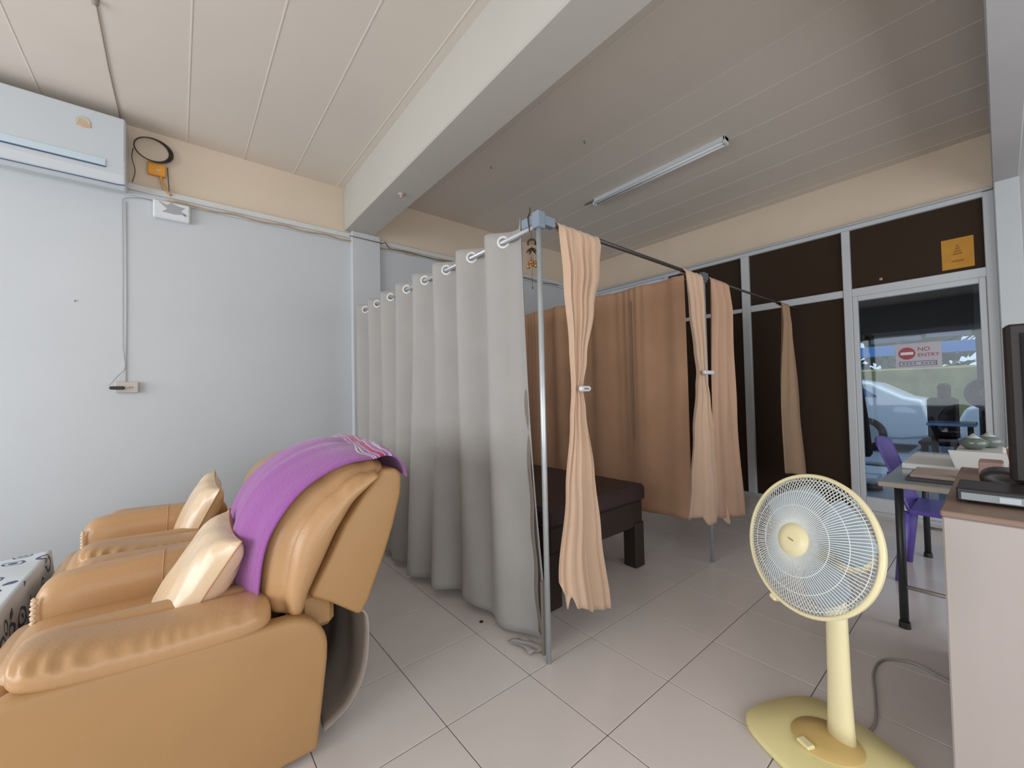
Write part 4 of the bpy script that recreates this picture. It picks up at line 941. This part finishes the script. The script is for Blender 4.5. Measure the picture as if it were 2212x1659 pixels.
# car: white, seen side-on
CARW = mat('car_white', '#d3dce3', 0.25, coat=0.5); CARG = mat('car_window', '#5b7ea6', 0.15, spec=0.8)
def car(x, y0, label, flip=1, L_=4.3):
    c = thing('car', (x, y0+flip*L_/2, -0.05), label, 'car', 'white cars on the road')
    P = [(0, 0.30), (0.02, 0.62), (0.10, 0.82), (0.45, 0.94), (0.95, 1.02), (1.45, 1.36), (1.75, 1.43), (2.9, 1.44), (3.5, 1.30), (3.95, 1.02), (4.2, 0.96), (4.28, 0.6), (4.25, 0.30), (3.9, 0.24), (0.3, 0.24)]
    pts = [(y0+flip*a, z-0.05) for a, z in P]
    MB().prism(pts, 'x', x, x+1.65).build('body', CARW, c, smooth=True, bevel=0.06)
    for g_ in ([(1.10, 1.03), (1.52, 1.33), (2.05, 1.36), (2.05, 1.03)], [(2.13, 1.03), (2.13, 1.36), (2.9, 1.36), (3.35, 1.24), (3.6, 1.03)]):
        MB().prism([(y0+flip*a, z-0.05) for a, z in g_], 'x', x-0.012, x+0.02).build('side_window', CARG, c)
    MB().bbox(x-0.02, x+0.01, min(y0+flip*1.2, y0+flip*1.9), max(y0+flip*1.2, y0+flip*1.9), 0.96-0.05, 0.99-0.05, b=0.004).build('trim_strip', mat('car_trim', '#3f5c8c', 0.4), c)
    for a in (1.0, 3.4):
        w_ = MB().lathe([(0.02, 0), (0.30, 0.0), (0.32, 0.03), (0.32, 0.17), (0.30, 0.20)], frame_of((x+0.18, y0+flip*a, 0.27), (-1, 0, 0)), 28).build('wheel', BLACK, c, smooth=True)
        MB().lathe([(0.02, 0.202), (0.19, 0.202), (0.2, 0.208), (0.02, 0.22)], frame_of((x+0.18, y0+flip*a, 0.27), (-1, 0, 0)), 20).build('hubcap', STEEL, w_)
    return c
car(9.5, 3.80, 'white car on the road, seen through the left half of the glass door', -1)
car(9.6, -0.80, 'white car on the road, partly hidden behind the dark chair and outdoor fan', -1)
bn = MB().bbox(14.0, 14.06, -6, 6, 1.98, 2.26, b=0.01).build('blue_banner', mat('blue_vinyl', '#4f86c9', 0.5)); oth(bn, 'long blue banner strung across the far side of the road', 'banner')
for y in (-5.9, 0.55, 5.9): pass
yl = MB().bbox(13.2, 13.5, -9, 9, -0.06, 1.62, b=0.05).build('far_bank', mat('yellow_green_wall', '#8f8c62', 0.9, var=0.2, scale=2.5)); oth(yl, 'low yellowish wall and bank along the far side of the road', 'wall')
ug = random.Random(4)
def bush(x, y, r_, h, label, colr):
    t_ = thing('tree', (x, y, -0.05), label, 'tree', 'trees across the road')
    b = MB(); vs = []; fs = []
    for k in range(420):
        a, c_ = ug.uniform(0, 2*PI), ug.uniform(-0.9, 1); rr_ = r_*(0.75+0.3*ug.random()); s_ = math.sqrt(1-c_*c_)
        p = Vector((x+rr_*s_*math.cos(a), y+rr_*s_*math.sin(a), h+rr_*0.9*c_)); q = 0.10+0.14*ug.random()
        d1 = Vector((ug.uniform(-1, 1), ug.uniform(-1, 1), ug.uniform(-1, 1))).normalized(); d2 = d1.cross(Vector((ug.uniform(-1, 1), 0.3, 1))).normalized()
        n_ = len(vs); vs += [p-d1*q, p+d2*q*0.5, p+d1*q, p-d2*q*0.5]; fs.append((n_, n_+1, n_+2, n_+3))
    b.add(vs, fs); f_ = b.build('foliage', colr, t_); f_['kind'] = 'stuff'
    MB().lathe([(r_*0.80, 0)], n=3).v
    b = MB(); b.lathe([(0.02, h-r_*0.7), (r_*0.6, h-r_*0.45), (r_*0.72, h), (r_*0.55, h+r_*0.45), (0.02, h+r_*0.7)], Matrix.Translation((x, y, 0)), 14); b.build('inner_crown', mat('inner_green', '#3d5140', 0.9), t_, smooth=True)
    MB().tube([(x, y, -0.05), (x, y, h)], 0.12, 8).build('trunk', mat('bark', '#5a4a3c', 0.9), t_, smooth=True)
G1 = mat('leaf_green', '#49675a', 0.8, var=0.3, scale=3); G2 = mat('leaf_yellow_green', '#707c4c', 0.8, var=0.3, scale=3)
bush(15.8, 3.6, 1.5, 2.4, 'blue-green tree across the road, leftmost through the door', G1)
bush(16.2, 0.4, 1.5, 2.6, 'blue-green tree across the road behind the NO ENTRY sign', G1)
bush(15.8, -2.9, 1.4, 2.2, 'yellow-green tree across the road, right of the NO ENTRY sign', G2)
bush(16.5, -6.9, 1.8, 2.6, 'yellow-green tree across the road by the right door stile', G2)
# folded parasol
pa = thing('folded_parasol', (5.5, -0.24, 0), 'dark folded parasol standing outside at the left door stile', 'parasol')
MB().lathe([(0.012, 1.26), (0.03, 1.1), (0.06, 0.8), (0.085, 0.40), (0.06, 0.36)], Matrix.Translation((5.5, -0.24, 0)), 16).build('canopy', MAR, pa, smooth=True)
MB().tube([(5.5, -0.24, 0.02), (5.5, -0.24, 1.66)], 0.012, 8).build('pole', MAR, pa, smooth=True)
MB().lathe([(0.16, -0.01), (0.15, 0.05), (0.03, 0.07)], Matrix.Translation((5.5, -0.24, 0)), 24).build('base', BLACK, pa, smooth=True)
# outdoor table, chair, fan
ot = thing('outdoor_table', (6.1, -0.98, 0), 'small outdoor table with a shiny blue-grey top outside the door', 'table')
MB().bbox(5.85, 6.25, -1.12, -0.74, 0.72, 0.755, b=0.005).build('top', mat('blue_grey_top', '#6f93ba', 0.15), ot)
for a, b_ in ((5.9, -1.07), (6.2, -1.07), (5.9, -0.79), (6.2, -0.79)): MB().tube([(a, b_, -0.01), (a, b_, 0.72)], 0.018, 8).build('leg', MAR, ot, smooth=True)
oc = thing('outdoor_chair', (6.6, -0.80, 0), 'dark outdoor chair with tall back outside the middle of the door', 'chair')
MB().bbox(6.35, 6.75, -0.98, -0.62, 0.44, 0.50, b=0.02).build('seat', MAR, oc)
MB().bbox(6.70, 6.76, -0.96, -0.68, 0.50, 1.02, b=0.03).build('backrest', MAR, oc)
MB().bbox(6.68, 6.75, -0.90, -0.78, 1.00, 1.20, b=0.03).build('headrest', MAR, oc)
for a, b_ in ((6.4, -0.66), (6.4, -0.94), (6.71, -0.66), (6.71, -0.94)): MB().tube([(a, b_, -0.01), (a, b_, 0.45)], 0.02, 8).build('leg', MAR, oc, smooth=True)
of = thing('outdoor_fan', (6.0, -1.22, 0), 'black round outdoor fan on a dark stand behind the right door stile', 'fan')
fo = frame_of((5.95, -1.20, 1.08), (-1, 0.1, 0))
MB().torus(0.15, 0.02, fo, 36, 8).build('rim', BLACK, of, smooth=True)
MB().lathe([(0.14, -0.04), (0.05, -0.06), (0.05, 0.0), (0.01, 0.01)], fo, 28).build('grille_back', BLACK, of, smooth=True)
MB().lathe([(0.055, 0.0), (0.045, 0.02), (0.01, 0.025)], fo, 20).build('hub', mat('grey_hub', '#5b6164', 0.5), of, smooth=True)
MB().bbox(5.90, 6.10, -1.40, -1.16, -0.01, 0.93, b=0.04).build('stand_box', MAR, of)

pc.location.y += 0.06
